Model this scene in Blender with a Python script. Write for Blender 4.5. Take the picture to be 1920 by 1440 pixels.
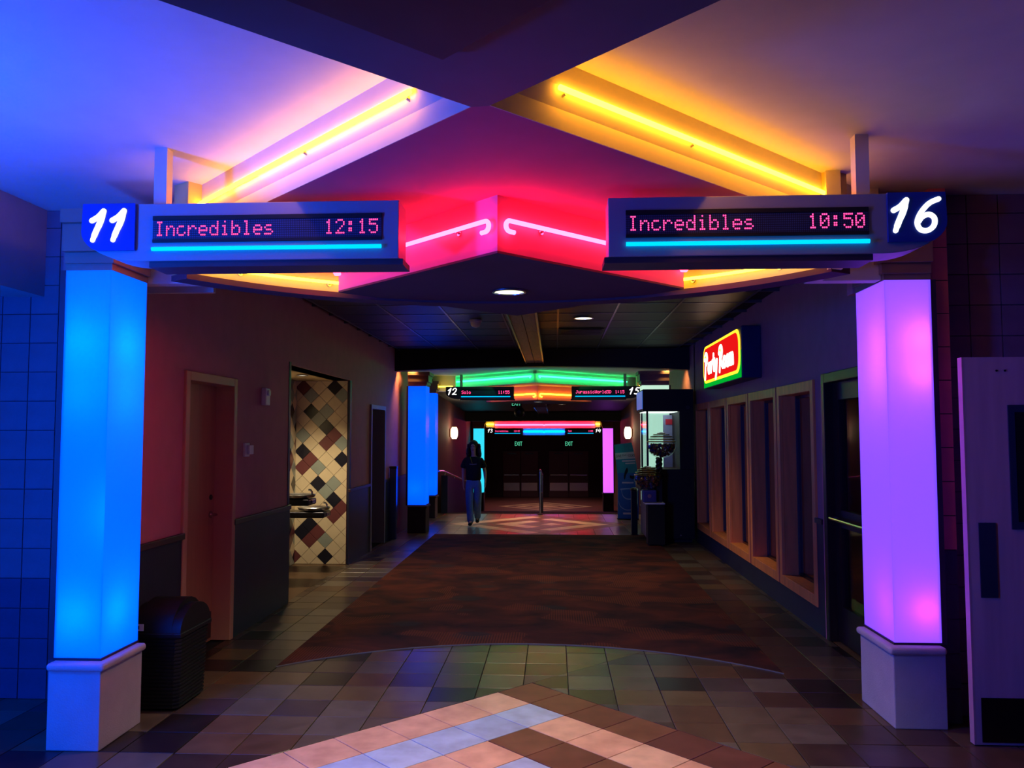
import bpy, bmesh, math, random
from mathutils import Vector, Matrix

for o in list(bpy.data.objects):
    bpy.data.objects.remove(o)
S = bpy.context.scene
C = S.collection
RND = random.Random(11)

# ------------------------------------------------------------------ camera
FPX, PITCH, YAW, ROLL, EYE = 1545.0, .0612, .0512, -.001, 1.68
cam = bpy.data.cameras.new('camera')
cam.sensor_fit = 'HORIZONTAL'
cam.sensor_width = 36.0
cam.lens = FPX / 1920.0 * 36.0
cam.clip_start = .05
cam.clip_end = 200
cam_ob = bpy.data.objects.new('camera', cam)
C.objects.link(cam_ob)
_f = Vector((-math.sin(YAW) * math.cos(PITCH), math.cos(YAW) * math.cos(PITCH), math.sin(PITCH)))
_r = Vector((math.cos(YAW), math.sin(YAW), 0))
_u = _r.cross(_f)
_r, _u = math.cos(ROLL) * _r + math.sin(ROLL) * _u, -math.sin(ROLL) * _r + math.cos(ROLL) * _u
cam_ob.matrix_world = Matrix(((_r.x, _u.x, -_f.x, 0), (_r.y, _u.y, -_f.y, 0), (_r.z, _u.z, -_f.z, EYE), (0, 0, 0, 1)))
S.camera = cam_ob

# ------------------------------------------------------------------ world, view
w = bpy.data.worlds.new('lobby_dusk')
S.world = w
w.use_nodes = True
w.node_tree.nodes['Background'].inputs[0].default_value = (.10, .08, .62, 1)
w.node_tree.nodes['Background'].inputs[1].default_value = .03
S.view_settings.view_transform = 'Standard'
S.view_settings.look = 'None'
S.view_settings.exposure = 1.0
S.view_settings.gamma = 1.0
S.view_settings.use_curve_mapping = False
S.cycles.use_denoising = True
S.cycles.max_bounces = 8
S.cycles.diffuse_bounces = 4
S.cycles.transmission_bounces = 6
S.cycles.transparent_max_bounces = 8
S.cycles.sample_clamp_indirect = 3.0
S.cycles.caustics_reflective = False
S.cycles.caustics_refractive = False

# ------------------------------------------------------------------ helpers: light
def spot(name, loc, watts, col, ang=100, blend=.6, size=.05, aim=(0, 0, -1), parent=None):
    l = bpy.data.lights.new(name, 'SPOT')
    l.energy = watts; l.color = col; l.spot_size = math.radians(ang); l.spot_blend = blend
    l.shadow_soft_size = size
    o = bpy.data.objects.new(name, l); C.objects.link(o)
    o.rotation_euler = Vector(aim).to_track_quat('-Z', 'Y').to_euler()
    if parent is not None:
        o.parent = parent; o.location = Vector(loc) - wl(parent)
    else:
        o.location = loc
    return o

def point(name, loc, watts, col, size=.03, parent=None):
    l = bpy.data.lights.new(name, 'POINT')
    l.energy = watts; l.color = col; l.shadow_soft_size = size
    o = bpy.data.objects.new(name, l); C.objects.link(o)
    if parent is not None:
        o.parent = parent; o.location = Vector(loc) - wl(parent)
    else:
        o.location = loc
    return o

# ------------------------------------------------------------------ helpers: materials
def lin(c):
    return tuple(((v / 255.0) / 12.92 if v / 255.0 <= .04045 else ((v / 255.0 + .055) / 1.055) ** 2.4) for v in c)

def _base(name):
    m = bpy.data.materials.new(name); m.use_nodes = True
    return m, m.node_tree.nodes, m.node_tree.links, m.node_tree.nodes['Principled BSDF']

def mat(name, rgb, rough=.6, metal=0.0, var=.12, scale=6.0, bump=0.0, bscale=60.0, spec=.4, stretch=(1, 1, 1)):
    m, N, L, P = _base(name)
    c = lin(rgb)
    P.inputs['Roughness'].default_value = rough
    P.inputs['Metallic'].default_value = metal
    P.inputs['Specular IOR Level'].default_value = spec
    tc = N.new('ShaderNodeTexCoord')
    mp = N.new('ShaderNodeMapping'); mp.inputs['Scale'].default_value = stretch
    L.new(tc.outputs['Object'], mp.inputs['Vector'])
    nz = N.new('ShaderNodeTexNoise'); nz.inputs['Scale'].default_value = scale; nz.inputs['Detail'].default_value = 5
    L.new(mp.outputs['Vector'], nz.inputs['Vector'])
    cr = N.new('ShaderNodeValToRGB')
    cr.color_ramp.elements[0].position = .3; cr.color_ramp.elements[1].position = .7
    cr.color_ramp.elements[0].color = tuple(v * (1 - var) for v in c) + (1,)
    cr.color_ramp.elements[1].color = tuple(min(1, v * (1 + var)) for v in c) + (1,)
    L.new(nz.outputs['Fac'], cr.inputs['Fac'])
    L.new(cr.outputs['Color'], P.inputs['Base Color'])
    if bump:
        n2 = N.new('ShaderNodeTexNoise'); n2.inputs['Scale'].default_value = bscale; n2.inputs['Detail'].default_value = 3
        L.new(mp.outputs['Vector'], n2.inputs['Vector'])
        bp = N.new('ShaderNodeBump'); bp.inputs['Strength'].default_value = bump; bp.inputs['Distance'].default_value = .01
        L.new(n2.outputs['Fac'], bp.inputs['Height']); L.new(bp.outputs['Normal'], P.inputs['Normal'])
    return m

def glow(name, col, strength):
    m, N, L, P = _base(name)
    N.remove(P)
    e = N.new('ShaderNodeEmission')
    e.inputs[0].default_value = tuple(col) + (1,); e.inputs[1].default_value = strength
    L.new(e.outputs[0], N['Material Output'].inputs[0])
    return m

def glowpaint(name, col, strength, base):
    """lit plastic: emits and still reflects"""
    m, N, L, P = _base(name)
    P.inputs['Base Color'].default_value = tuple(base) + (1,)
    P.inputs['Emission Color'].default_value = tuple(col) + (1,)
    P.inputs['Emission Strength'].default_value = strength
    P.inputs['Roughness'].default_value = .35
    return m

def diffuser(name, col, strength, tint):
    """back-lit acrylic sheet: even emission of the tubes behind it, plus light of the inside lamps let through"""
    m, N, L, P = _base(name)
    N.remove(P)
    e = N.new('ShaderNodeEmission'); e.inputs[0].default_value = tuple(col) + (1,); e.inputs[1].default_value = strength
    t = N.new('ShaderNodeBsdfTranslucent'); t.inputs[0].default_value = tuple(tint) + (1,)
    d = N.new('ShaderNodeBsdfGlossy'); d.inputs[0].default_value = (.04, .04, .04, 1); d.inputs['Roughness'].default_value = .25
    a = N.new('ShaderNodeAddShader'); b = N.new('ShaderNodeAddShader')
    L.new(e.outputs[0], a.inputs[0]); L.new(t.outputs[0], a.inputs[1])
    L.new(a.outputs[0], b.inputs[0]); L.new(d.outputs[0], b.inputs[1])
    L.new(b.outputs[0], N['Material Output'].inputs[0])
    return m

def glass(name, tint=(.9, .95, 1), refl=.12, rough=.02):
    m, N, L, P = _base(name)
    N.remove(P)
    t = N.new('ShaderNodeBsdfTransparent'); t.inputs[0].default_value = tuple(tint) + (1,)
    g = N.new('ShaderNodeBsdfGlossy'); g.inputs['Roughness'].default_value = rough
    x = N.new('ShaderNodeMixShader'); fr = N.new('ShaderNodeLayerWeight'); fr.inputs[0].default_value = .25
    ma = N.new('ShaderNodeMath'); ma.operation = 'MULTIPLY_ADD'; ma.inputs[1].default_value = .22; ma.inputs[2].default_value = refl
    L.new(fr.outputs['Facing'], ma.inputs[0]); L.new(ma.outputs[0], x.inputs[0])
    L.new(t.outputs[0], x.inputs[1]); L.new(g.outputs[0], x.inputs[2])
    L.new(x.outputs[0], N['Material Output'].inputs[0])
    return m

def tile_mat(name, cols, rough=.45, seed_scale=1.0):
    """stone tile: colour picked per tile (object), mottled within the tile"""
    m, N, L, P = _base(name)
    oi = N.new('ShaderNodeObjectInfo')
    cr = N.new('ShaderNodeValToRGB'); cr.color_ramp.interpolation = 'CONSTANT'
    els = cr.color_ramp.elements
    for i, c in enumerate(cols):
        if i < 2: e = els[i]; e.position = i / len(cols)
        else: e = els.new(i / len(cols))
        e.color = lin(c) + (1,)
    L.new(oi.outputs['Random'], cr.inputs['Fac'])
    tc = N.new('ShaderNodeTexCoord')
    ad = N.new('ShaderNodeVectorMath'); ad.operation = 'ADD'
    L.new(tc.outputs['Object'], ad.inputs[0]); L.new(oi.outputs['Location'], ad.inputs[1])
    nz = N.new('ShaderNodeTexNoise'); nz.inputs['Scale'].default_value = 7; nz.inputs['Detail'].default_value = 6
    L.new(ad.outputs[0], nz.inputs['Vector'])
    mx = N.new('ShaderNodeMix'); mx.data_type = 'RGBA'; mx.blend_type = 'MULTIPLY'
    mx.inputs['Factor'].default_value = .75
    r2 = N.new('ShaderNodeValToRGB'); r2.color_ramp.elements[0].position = .28; r2.color_ramp.elements[1].position = .72
    r2.color_ramp.elements[0].color = (.55, .5, .48, 1); r2.color_ramp.elements[1].color = (1.0, 1.0, 1.0, 1)
    L.new(nz.outputs['Fac'], r2.inputs['Fac'])
    L.new(cr.outputs['Color'], mx.inputs['A']); L.new(r2.outputs['Color'], mx.inputs['B'])
    L.new(mx.outputs['Result'], P.inputs['Base Color'])
    P.inputs['Roughness'].default_value = rough
    P.inputs['Specular IOR Level'].default_value = .35
    bp = N.new('ShaderNodeBump'); bp.inputs['Strength'].default_value = .15; bp.inputs['Distance'].default_value = .004
    L.new(nz.outputs['Fac'], bp.inputs['Height']); L.new(bp.outputs['Normal'], P.inputs['Normal'])
    return m

# ------------------------------------------------------------------ helpers: meshes
def wl(o):
    v = Vector((0, 0, 0))
    while o is not None:
        v = v + o.location; o = o.parent
    return v

class MB:
    def __init__(s): s.v = []; s.f = []
    def add(s, vs, fs):
        n = len(s.v); s.v += [tuple(p) for p in vs]; s.f += [tuple(i + n for i in f) for f in fs]; return s
    def box(s, x0, x1, y0, y1, z0, z1):
        return s.add([(x0, y0, z0), (x1, y0, z0), (x1, y1, z0), (x0, y1, z0), (x0, y0, z1), (x1, y0, z1), (x1, y1, z1), (x0, y1, z1)],
                     [(0, 3, 2, 1), (4, 5, 6, 7), (0, 1, 5, 4), (1, 2, 6, 5), (2, 3, 7, 6), (3, 0, 4, 7)])
    def prism(s, poly, a, b, ax='z', poly2=None):
        """extrude a 2-D polygon (any winding) between a and b along ax; poly2 is the outline at b"""
        q = poly2 or poly
        def P(p, h):
            return (p[0], p[1], h) if ax == 'z' else ((p[0], h, p[1]) if ax == 'y' else (h, p[0], p[1]))
        n = len(poly)
        vs = [P(p, a) for p in poly] + [P(p, b) for p in q]
        fs = [tuple(range(n))[::-1], tuple(range(n, 2 * n))] + [(i, (i + 1) % n, n + (i + 1) % n, n + i) for i in range(n)]
        return s.add(vs, fs)
    def tube(s, path, r, n=8, caps=True):
        P = [Vector(p) for p in path]; m = len(P)
        rs = r if isinstance(r, (list, tuple)) else [r] * m
        t0 = (P[1] - P[0]).normalized()
        up = Vector((0, 0, 1)) if abs(t0.z) < .9 else Vector((1, 0, 0))
        x = t0.cross(up).normalized(); vs = []
        for i in range(m):
            t = ((P[min(i + 1, m - 1)] - P[max(i - 1, 0)])).normalized()
            x = (x - t * x.dot(t)).normalized(); y = t.cross(x)
            for k in range(n):
                a = 2 * math.pi * k / n
                vs.append(P[i] + (x * math.cos(a) + y * math.sin(a)) * rs[i])
        fs = [(i * n + k, i * n + (k + 1) % n, (i + 1) * n + (k + 1) % n, (i + 1) * n + k) for i in range(m - 1) for k in range(n)]
        if caps: fs += [tuple(range(n))[::-1], tuple(range((m - 1) * n, m * n))]
        return s.add(vs, fs)
    def lathe(s, prof, c=(0, 0, 0), n=24, sx=1.0, sy=1.0, ax='z'):
        """prof: (radius, height) list, closed at both ends"""
        vs = []
        for (r, h) in prof:
            for k in range(n):
                a = 2 * math.pi * k / n
                p = (r * math.cos(a) * sx, r * math.sin(a) * sy, h)
                if ax == 'y': p = (p[0], p[2], p[1])
                if ax == 'x': p = (p[2], p[0], p[1])
                vs.append((c[0] + p[0], c[1] + p[1], c[2] + p[2]))
        m = len(prof)
        fs = [(i * n + k, i * n + (k + 1) % n, (i + 1) * n + (k + 1) % n, (i + 1) * n + k) for i in range(m - 1) for k in range(n)]
        fs += [tuple(range(n))[::-1], tuple(range((m - 1) * n, m * n))]
        return s.add(vs, fs)
    def sphere(s, c, r, n=12, m=8, sx=1, sy=1, sz=1):
        prof = [(max(1e-4, r * math.sin(math.pi * i / m)), -r * sz * math.cos(math.pi * i / m)) for i in range(m + 1)]
        return s.lathe(prof, c, n, sx, sy)
    def ribbon(s, pts, wid, P, th):
        """flat brush stroke: pts 2-D, wid per point or one width; P maps (u, v, depth) to 3-D"""
        n = len(pts); ws = wid if isinstance(wid, (list, tuple)) else [wid] * n
        Lf, Rt = [], []
        for i in range(n):
            a = Vector(pts[max(i - 1, 0)]); b = Vector(pts[min(i + 1, n - 1)])
            t = (b - a)
            t = t.normalized() if t.length > 1e-9 else Vector((1, 0))
            q = Vector((-t.y, t.x)); p = Vector(pts[i])
            Lf.append(p + q * ws[i] / 2); Rt.append(p - q * ws[i] / 2)
        for i in range(n - 1):
            qd = [Lf[i], Lf[i + 1], Rt[i + 1], Rt[i]]
            s.add([P(p.x, p.y, 0) for p in qd] + [P(p.x, p.y, th) for p in qd],
                  [(0, 1, 2, 3), (7, 6, 5, 4), (0, 4, 5, 1), (2, 6, 7, 3), (1, 5, 6, 2), (3, 7, 4, 0)])
        for i in (0, n - 1):                                           # round ends
            cpt = Vector(pts[i]); r = ws[i] / 2
            ring = [cpt + Vector((math.cos(a), math.sin(a))) * r for a in [k * math.pi / 5 for k in range(10)]]
            s.add([P(p.x, p.y, 0) for p in ring] + [P(p.x, p.y, th) for p in ring],
                  [tuple(range(10)), tuple(range(10, 20))[::-1]] + [(k, (k + 1) % 10, 10 + (k + 1) % 10, 10 + k) for k in range(10)])
        return s
    def build(s, name, m, parent=None, smooth=False, bevel=0, origin=None, seg=2, label=None, cat=None, group=None, kind=None):
        me = bpy.data.meshes.new(name)
        if parent is not None:
            off = wl(parent)
        elif origin is not None:
            off = Vector(origin)
        else:
            xs = [p[0] for p in s.v]; ys = [p[1] for p in s.v]; zs = [p[2] for p in s.v]
            off = Vector(((min(xs) + max(xs)) / 2, (min(ys) + max(ys)) / 2, min(zs)))
        me.from_pydata([tuple(Vector(p) - off) for p in s.v], [], s.f)
        bm = bmesh.new(); bm.from_mesh(me)
        bmesh.ops.recalc_face_normals(bm, faces=bm.faces); bm.to_mesh(me); bm.free()
        if smooth:
            for p in me.polygons: p.use_smooth = True
        me.materials.append(m)
        o = bpy.data.objects.new(name, me); C.objects.link(o)
        if parent is not None: o.parent = parent
        else: o.location = off
        if smooth and smooth != 'all':
            md = o.modifiers.new('edges', 'EDGE_SPLIT'); md.split_angle = math.radians(40)
        if bevel:
            md = o.modifiers.new('bevel', 'BEVEL'); md.width = bevel; md.segments = seg; md.limit_method = 'ANGLE'
        tag(o, label, cat, group, kind)
        return o

def tag(o, label=None, cat=None, group=None, kind=None):
    if label: o['label'] = label
    if cat: o['category'] = cat
    if group: o['group'] = group
    if kind: o['kind'] = kind
    return o

def thing(name, loc, label=None, cat=None, group=None, kind=None):
    o = bpy.data.objects.new(name, None); C.objects.link(o); o.location = loc
    o.empty_display_size = .1
    return tag(o, label, cat, group, kind)

def B(*a): return MB().box(*a)

def inst(src, name, loc, parent, material=None):
    o = bpy.data.objects.new(name, src); C.objects.link(o)
    o.parent = parent; o.location = Vector(loc) - wl(parent)
    return o

def mesh_of(mb, m, name='piece'):
    me = bpy.data.meshes.new(name); me.from_pydata(mb.v, [], mb.f)
    bm = bmesh.new(); bm.from_mesh(me); bmesh.ops.recalc_face_normals(bm, faces=bm.faces); bm.to_mesh(me); bm.free()
    me.materials.append(m); return me

def text_part(name, body, size, loc, rot, m, parent, extrude=.003, shear=0, align='CENTER', xs=1.0, offset=0):
    cu = bpy.data.curves.new(name, 'FONT'); cu.body = body; cu.size = size; cu.extrude = extrude
    cu.align_x = align; cu.align_y = 'CENTER'; cu.shear = shear; cu.offset = offset; cu.resolution_u = 3
    t = bpy.data.objects.new(name, cu); C.objects.link(t)
    bpy.context.view_layer.update()
    me = bpy.data.meshes.new_from_object(t.evaluated_get(bpy.context.evaluated_depsgraph_get()))
    bpy.data.objects.remove(t); bpy.data.curves.remove(cu)
    me.transform(Matrix.Diagonal((xs, 1, 1, 1)))
    me.materials.clear(); me.materials.append(m)
    o = bpy.data.objects.new(name, me); C.objects.link(o)
    o.rotation_euler = rot; o.parent = parent; o.location = Vector(loc) - wl(parent)
    return o

def clip(poly, n, c):
    """keep the part of a convex polygon where n.p <= c"""
    out = []
    for i in range(len(poly)):
        a, b = poly[i], poly[(i + 1) % len(poly)]
        da = n[0] * a[0] + n[1] * a[1] - c; db = n[0] * b[0] + n[1] * b[1] - c
        if da <= 0: out.append(a)
        if (da < 0 < db) or (db < 0 < da):
            t = da / (da - db); out.append((a[0] + (b[0] - a[0]) * t, a[1] + (b[1] - a[1]) * t))
    return out

def area(p):
    return abs(sum(p[i][0] * p[(i + 1) % len(p)][1] - p[(i + 1) % len(p)][0] * p[i][1] for i in range(len(p)))) / 2

# ------------------------------------------------------------------ materials
M = {}
M['ceiling'] = mat('white_ceiling_paint', (205, 200, 205), .8, var=.03)
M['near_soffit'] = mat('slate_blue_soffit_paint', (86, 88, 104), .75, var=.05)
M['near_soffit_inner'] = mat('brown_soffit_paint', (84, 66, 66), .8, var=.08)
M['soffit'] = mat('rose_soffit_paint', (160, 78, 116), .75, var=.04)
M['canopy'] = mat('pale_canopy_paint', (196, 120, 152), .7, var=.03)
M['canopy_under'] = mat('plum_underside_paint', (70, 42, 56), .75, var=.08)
M['fascia'] = mat('pale_fascia_paint', (200, 190, 180), .7, var=.03)
M['black'] = mat('black_paint', (20, 19, 22), .6, var=.1)
M['wall'] = mat('terracotta_wall_paint', (196, 122, 132), .7, var=.06, bump=.08, bscale=140)
M['wall_far'] = mat('brown_wall_paint', (118, 76, 74), .75, var=.08)
M['wain'] = mat('navy_wainscot', (28, 31, 58), .5, var=.15, bump=.1, bscale=90)
M['wain_cap'] = mat('dark_plum_cap_rail', (58, 36, 44), .45)
M['tan'] = mat('tan_door_laminate', (178, 118, 88), .45, var=.08, scale=3, stretch=(6, 6, .6))
M['tanframe'] = mat('peach_door_frame_paint', (190, 138, 112), .45, var=.04)
M['orange_wood'] = mat('amber_window_wood', (236, 140, 78), .45, var=.14, scale=4, stretch=(5, 5, .5))
M['darkwood'] = mat('dark_stained_wood', (32, 22, 24), .4, var=.25, scale=5, stretch=(8, 8, .5))
M['block'] = mat('mauve_glazed_block', (120, 92, 112), .45, var=.1, bump=.15, bscale=50)
M['blockdark'] = mat('navy_glazed_block', (66, 66, 96), .45, var=.12, bump=.15, bscale=50)
M['mortar'] = mat('grey_mortar', (70, 62, 74), .9)
M['plaster'] = mat('grey_plaster', (172, 162, 172), .8, var=.04)
M['grout'] = mat('dark_floor_grout', (22, 19, 19), .9)
SLATE = [(int(c[0] * f * .93), int(c[1] * f * .85), int(c[2] * f * .80)) for c, f in zip([(128, 100, 80), (106, 88, 78), (136, 118, 88), (118, 108, 104), (96, 76, 72), (124, 120, 114), (140, 112, 88), (92, 82, 92), (120, 92, 82), (132, 122, 106), (70, 58, 62)], [.74, .72, .76, .8, .7, .84, .76, .84, .68, .76, .62])]
M['slate'] = tile_mat('mixed_slate_tile', SLATE, .30)
M['peach'] = tile_mat('peach_tile', [(228, 176, 140), (224, 168, 134), (232, 184, 146)], .4)
M['bluetile'] = tile_mat('pale_blue_tile', [(176, 188, 214), (168, 180, 206), (184, 196, 216)], .4)
M['browntile'] = tile_mat('chocolate_tile', [(112, 66, 50), (104, 60, 50), (120, 76, 54)], .4)
M['steel'] = mat('brushed_steel', (190, 190, 196), .25, metal=1.0, var=.05)
M['darksteel'] = mat('dark_steel', (70, 70, 80), .3, metal=1.0, var=.05)
M['brass'] = mat('brass', (170, 130, 70), .3, metal=1.0, var=.05)
M['plastic_white'] = mat('white_plastic', (222, 220, 222), .4, var=.02)
M['plastic_black'] = mat('black_ribbed_plastic', (17, 18, 26), .42, var=.1)
M['grey_metal'] = mat('grey_sign_metal', (142, 140, 152), .45, var=.03)
M['dark_lip'] = mat('dark_sign_lip', (60, 48, 60), .5)
M['blue_panel'] = mat('royal_blue_panel', (18, 52, 150), .4, var=.04)
M['black_panel'] = mat('black_number_panel', (22, 22, 30), .4, var=.04)
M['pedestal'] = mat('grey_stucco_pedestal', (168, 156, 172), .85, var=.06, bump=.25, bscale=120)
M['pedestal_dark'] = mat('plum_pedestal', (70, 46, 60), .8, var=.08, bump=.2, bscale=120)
M['capital'] = mat('bronze_capital_paint', (136, 104, 96), .6, var=.05)
M['frame_dark'] = mat('dark_column_frame', (48, 28, 50), .5)
M['bulb'] = glow('warm_lamp_lens', (1.0, .92, .66), 1.4)
M['bulb_yellowgreen'] = glow('yellow_white_lamp_lens', (.92, 1.0, .66), .8)
M['sconce'] = glow('frosted_sconce_glass', (1.0, .78, .45), 2.4)
M['numeral'] = glow('white_lit_numeral', (1.0, 1.0, .98), .8)
M['led'] = glow('pink_red_led', (1.0, .05, .22), 1.4)
M['bar'] = glow('cyan_blue_light_bar', (.0, .42, 1.0), 1.0)
M['exit'] = glow('green_exit_letters', (.12, .8, .45), .45)
M['neon_yellow'] = glow('amber_neon', (1.0, .36, .012), 13.0)
M['neon_lemon'] = glow('lemon_neon', (1.0, .68, .03), 5.5)
M['neon_red'] = glow('red_neon', (1.0, .013, .045), 24.0)
M['neon_green'] = glow('green_neon', (.012, 1.0, .2), 9.0)
M['neon_orange'] = glow('orange_neon', (1.0, .36, .01), 9.0)
M['neon_blue'] = glow('blue_neon', (.0, .16, 1.0), 9.0)
M['lens_blue'] = glow('deep_blue_lens', (.0, .10, 1.0), 2.0)

def led_screen_mat():
    m, N, L, P = _base('unlit_led_matrix')
    tc = N.new('ShaderNodeTexCoord'); sp = N.new('ShaderNodeSeparateXYZ'); L.new(tc.outputs['Object'], sp.inputs[0])
    def saw(out, pitch):
        a = N.new('ShaderNodeMath'); a.operation = 'DIVIDE'; L.new(out, a.inputs[0]); a.inputs[1].default_value = pitch
        b = N.new('ShaderNodeMath'); b.operation = 'FRACT'; L.new(a.outputs[0], b.inputs[0])
        c = N.new('ShaderNodeMath'); c.operation = 'GREATER_THAN'; L.new(b.outputs[0], c.inputs[0]); c.inputs[1].default_value = .35
        return c.outputs[0]
    mu = N.new('ShaderNodeMath'); mu.operation = 'MULTIPLY'
    L.new(saw(sp.outputs['X'], .0093), mu.inputs[0]); L.new(saw(sp.outputs['Z'], .0112), mu.inputs[1])
    cr = N.new('ShaderNodeMix'); cr.data_type = 'RGBA'
    cr.inputs['A'].default_value = (.006, .006, .02, 1); cr.inputs['B'].default_value = (.05, .07, .17, 1)
    L.new(mu.outputs[0], cr.inputs['Factor']); L.new(cr.outputs['Result'], P.inputs['Base Color'])
    P.inputs['Roughness'].default_value = .4
    return m
M['screen'] = led_screen_mat()

def carpet_mat():
    m, N, L, P = _base('patterned_carpet')
    tc = N.new('ShaderNodeTexCoord')
    mp = N.new('ShaderNodeMapping'); mp.inputs['Scale'].default_value = (1.0, 1.35, 1)
    L.new(tc.outputs['Object'], mp.inputs['Vector'])
    n1 = N.new('ShaderNodeTexNoise'); n1.inputs['Scale'].default_value = 2.1; n1.inputs['Detail'].default_value = 5; n1.inputs['Distortion'].default_value = .6
    L.new(mp.outputs['Vector'], n1.inputs['Vector'])
    c1 = N.new('ShaderNodeValToRGB')
    e = c1.color_ramp.elements
    e[0].position = .3; e[0].color = lin((36, 26, 32)) + (1,)
    e[1].position = .7; e[1].color = lin((88, 42, 36)) + (1,)
    x = e.new(.5); x.color = lin((66, 34, 34)) + (1,)
    L.new(n1.outputs['Fac'], c1.inputs['Fac'])
    # repeated ovals
    vo = N.new('ShaderNodeTexVoronoi'); vo.inputs['Scale'].default_value = 1.35; vo.inputs['Randomness'].default_value = .55
    L.new(mp.outputs['Vector'], vo.inputs['Vector'])
    c2 = N.new('ShaderNodeValToRGB'); c2.color_ramp.elements[0].position = .2; c2.color_ramp.elements[1].position = .26
    c2.color_ramp.elements[0].color = (1, 1, 1, 1); c2.color_ramp.elements[1].color = (0, 0, 0, 1)
    L.new(vo.outputs['Distance'], c2.inputs['Fac'])
    m1 = N.new('ShaderNodeMix'); m1.data_type = 'RGBA'; m1.inputs['B'].default_value = lin((44, 42, 48)) + (1,)
    mm = N.new('ShaderNodeMath'); mm.operation = 'MULTIPLY'; mm.inputs[1].default_value = .7
    L.new(c2.outputs['Color'], mm.inputs[0]); L.new(mm.outputs[0], m1.inputs['Factor']); L.new(c1.outputs['Color'], m1.inputs['A'])
    # rib stripes in bands
    wv = N.new('ShaderNodeTexWave'); wv.inputs['Scale'].default_value = 14; wv.bands_direction = 'X'; wv.inputs['Distortion'].default_value = .6
    L.new(tc.outputs['Object'], wv.inputs['Vector'])
    n3 = N.new('ShaderNodeTexNoise'); n3.inputs['Scale'].default_value = 1.3; n3.inputs['Detail'].default_value = 1
    L.new(mp.outputs['Vector'], n3.inputs['Vector'])
    gt = N.new('ShaderNodeMath'); gt.operation = 'GREATER_THAN'; gt.inputs[1].default_value = .56; L.new(n3.outputs['Fac'], gt.inputs[0])
    ml = N.new('ShaderNodeMath'); ml.operation = 'MULTIPLY'; L.new(gt.outputs[0], ml.inputs[0]); L.new(wv.outputs['Fac'], ml.inputs[1])
    m3 = N.new('ShaderNodeMath'); m3.operation = 'MULTIPLY'; m3.inputs[1].default_value = .55; L.new(ml.outputs[0], m3.inputs[0])
    m2 = N.new('ShaderNodeMix'); m2.data_type = 'RGBA'; m2.inputs['B'].default_value = lin((112, 58, 42)) + (1,)
    L.new(m3.outputs[0], m2.inputs['Factor']); L.new(m1.outputs['Result'], m2.inputs['A'])
    L.new(m2.outputs['Result'], P.inputs['Base Color'])
    P.inputs['Roughness'].default_value = .95; P.inputs['Specular IOR Level'].default_value = .1
    nb = N.new('ShaderNodeTexNoise'); nb.inputs['Scale'].default_value = 300
    L.new(tc.outputs['Object'], nb.inputs['Vector'])
    bp = N.new('ShaderNodeBump'); bp.inputs['Strength'].default_value = .4; bp.inputs['Distance'].default_value = .004
    L.new(nb.outputs['Fac'], bp.inputs['Height']); L.new(bp.outputs['Normal'], P.inputs['Normal'])
    return m
M['carpet'] = carpet_mat()

def island_tiles(name, cols, rough=.45):
    m, N, L, P = _base(name)
    g = N.new('ShaderNodeNewGeometry'); cr = N.new('ShaderNodeValToRGB'); cr.color_ramp.interpolation = 'CONSTANT'
    els = cr.color_ramp.elements
    for i, c in enumerate(cols):
        e = els[i] if i < 2 else els.new(i / len(cols))
        e.position = i / len(cols); e.color = lin(c) + (1,)
    L.new(g.outputs['Random Per Island'], cr.inputs['Fac']); L.new(cr.outputs['Color'], P.inputs['Base Color'])
    P.inputs['Roughness'].default_value = rough
    return m
M['slate_field'] = island_tiles('mixed_slate_tile_field', SLATE, .30)

# ------------------------------------------------------------------ added lobby flood lamps, out of the frame
X0 = -.275                                  # middle of the first portal

# added flood lamp standing in for an unseen blue source left of the camera
lob = thing('added_flood_lamp', (-3.2, 2.5, 2.1), 'added blue flood lamp on the lobby side wall, out of view', 'lamp')
B(-3.30, -3.16, 2.3, 2.7, 2.12, 2.36).build('housing', M['black'], lob, bevel=.01)
B(-3.34, -3.30, 2.45, 2.55, 2.2, 2.62).build('arm', M['darksteel'], lob)
B(-3.158, -3.152, 2.34, 2.66, 2.15, 2.33).build('lens', M['lens_blue'], lob)
spot('lamp', (-3.13, 2.5, 2.24), 230, (.0, .08, 1.0), 175, .4, .2, (.3, 1, .25), lob)

low = thing('added_flood_lamp', (-3.5, 2.0, 0), 'added low blue flood lamp on a stand at the lobby side, out of view', 'lamp')  # second added lamp, deepens the blue on the left walls and pedestal
B(-3.52, -3.38, 1.86, 2.14, .95, 1.15).build('housing', M['black'], low, bevel=.01)
MB().tube([(-3.45, 2.0, 0), (-3.45, 2.0, .95)], .02, 8).build('stand', M['darksteel'], low)
B(-3.6, -3.3, 1.9, 2.1, 0, .02).build('foot', M['darksteel'], low)
B(-3.50, -3.40, 2.142, 2.146, .97, 1.13).build('lens', M['lens_blue'], low)
spot('lamp', (-3.42, 2.2, 1.05), 150, (.0, .09, 1.0), 150, .5, .15, (.25, 1, .05), low)

def downlight(loc, r, watts, col, label, ang=110, lens='bulb', group=None, aim=(0, 0, -1)):
    t = thing('recessed_downlight', loc, label, 'ceiling light', group)
    x, y, z = loc
    MB().lathe([(r, -.001), (r * 1.12, -.004), (r * 1.12, -.012), (r * .98, -.014), (r * .96, -.004)], loc, 28).build('trim_ring', M['steel'], t, smooth=True)
    MB().lathe([(r * .95, -.003), (r * .95, -.008)], loc, 28).build('lens', M[lens], t)
    spot('lamp', (x, y, z - .03), watts, col, ang, .7, r * .8, aim, t)
    return t

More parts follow.
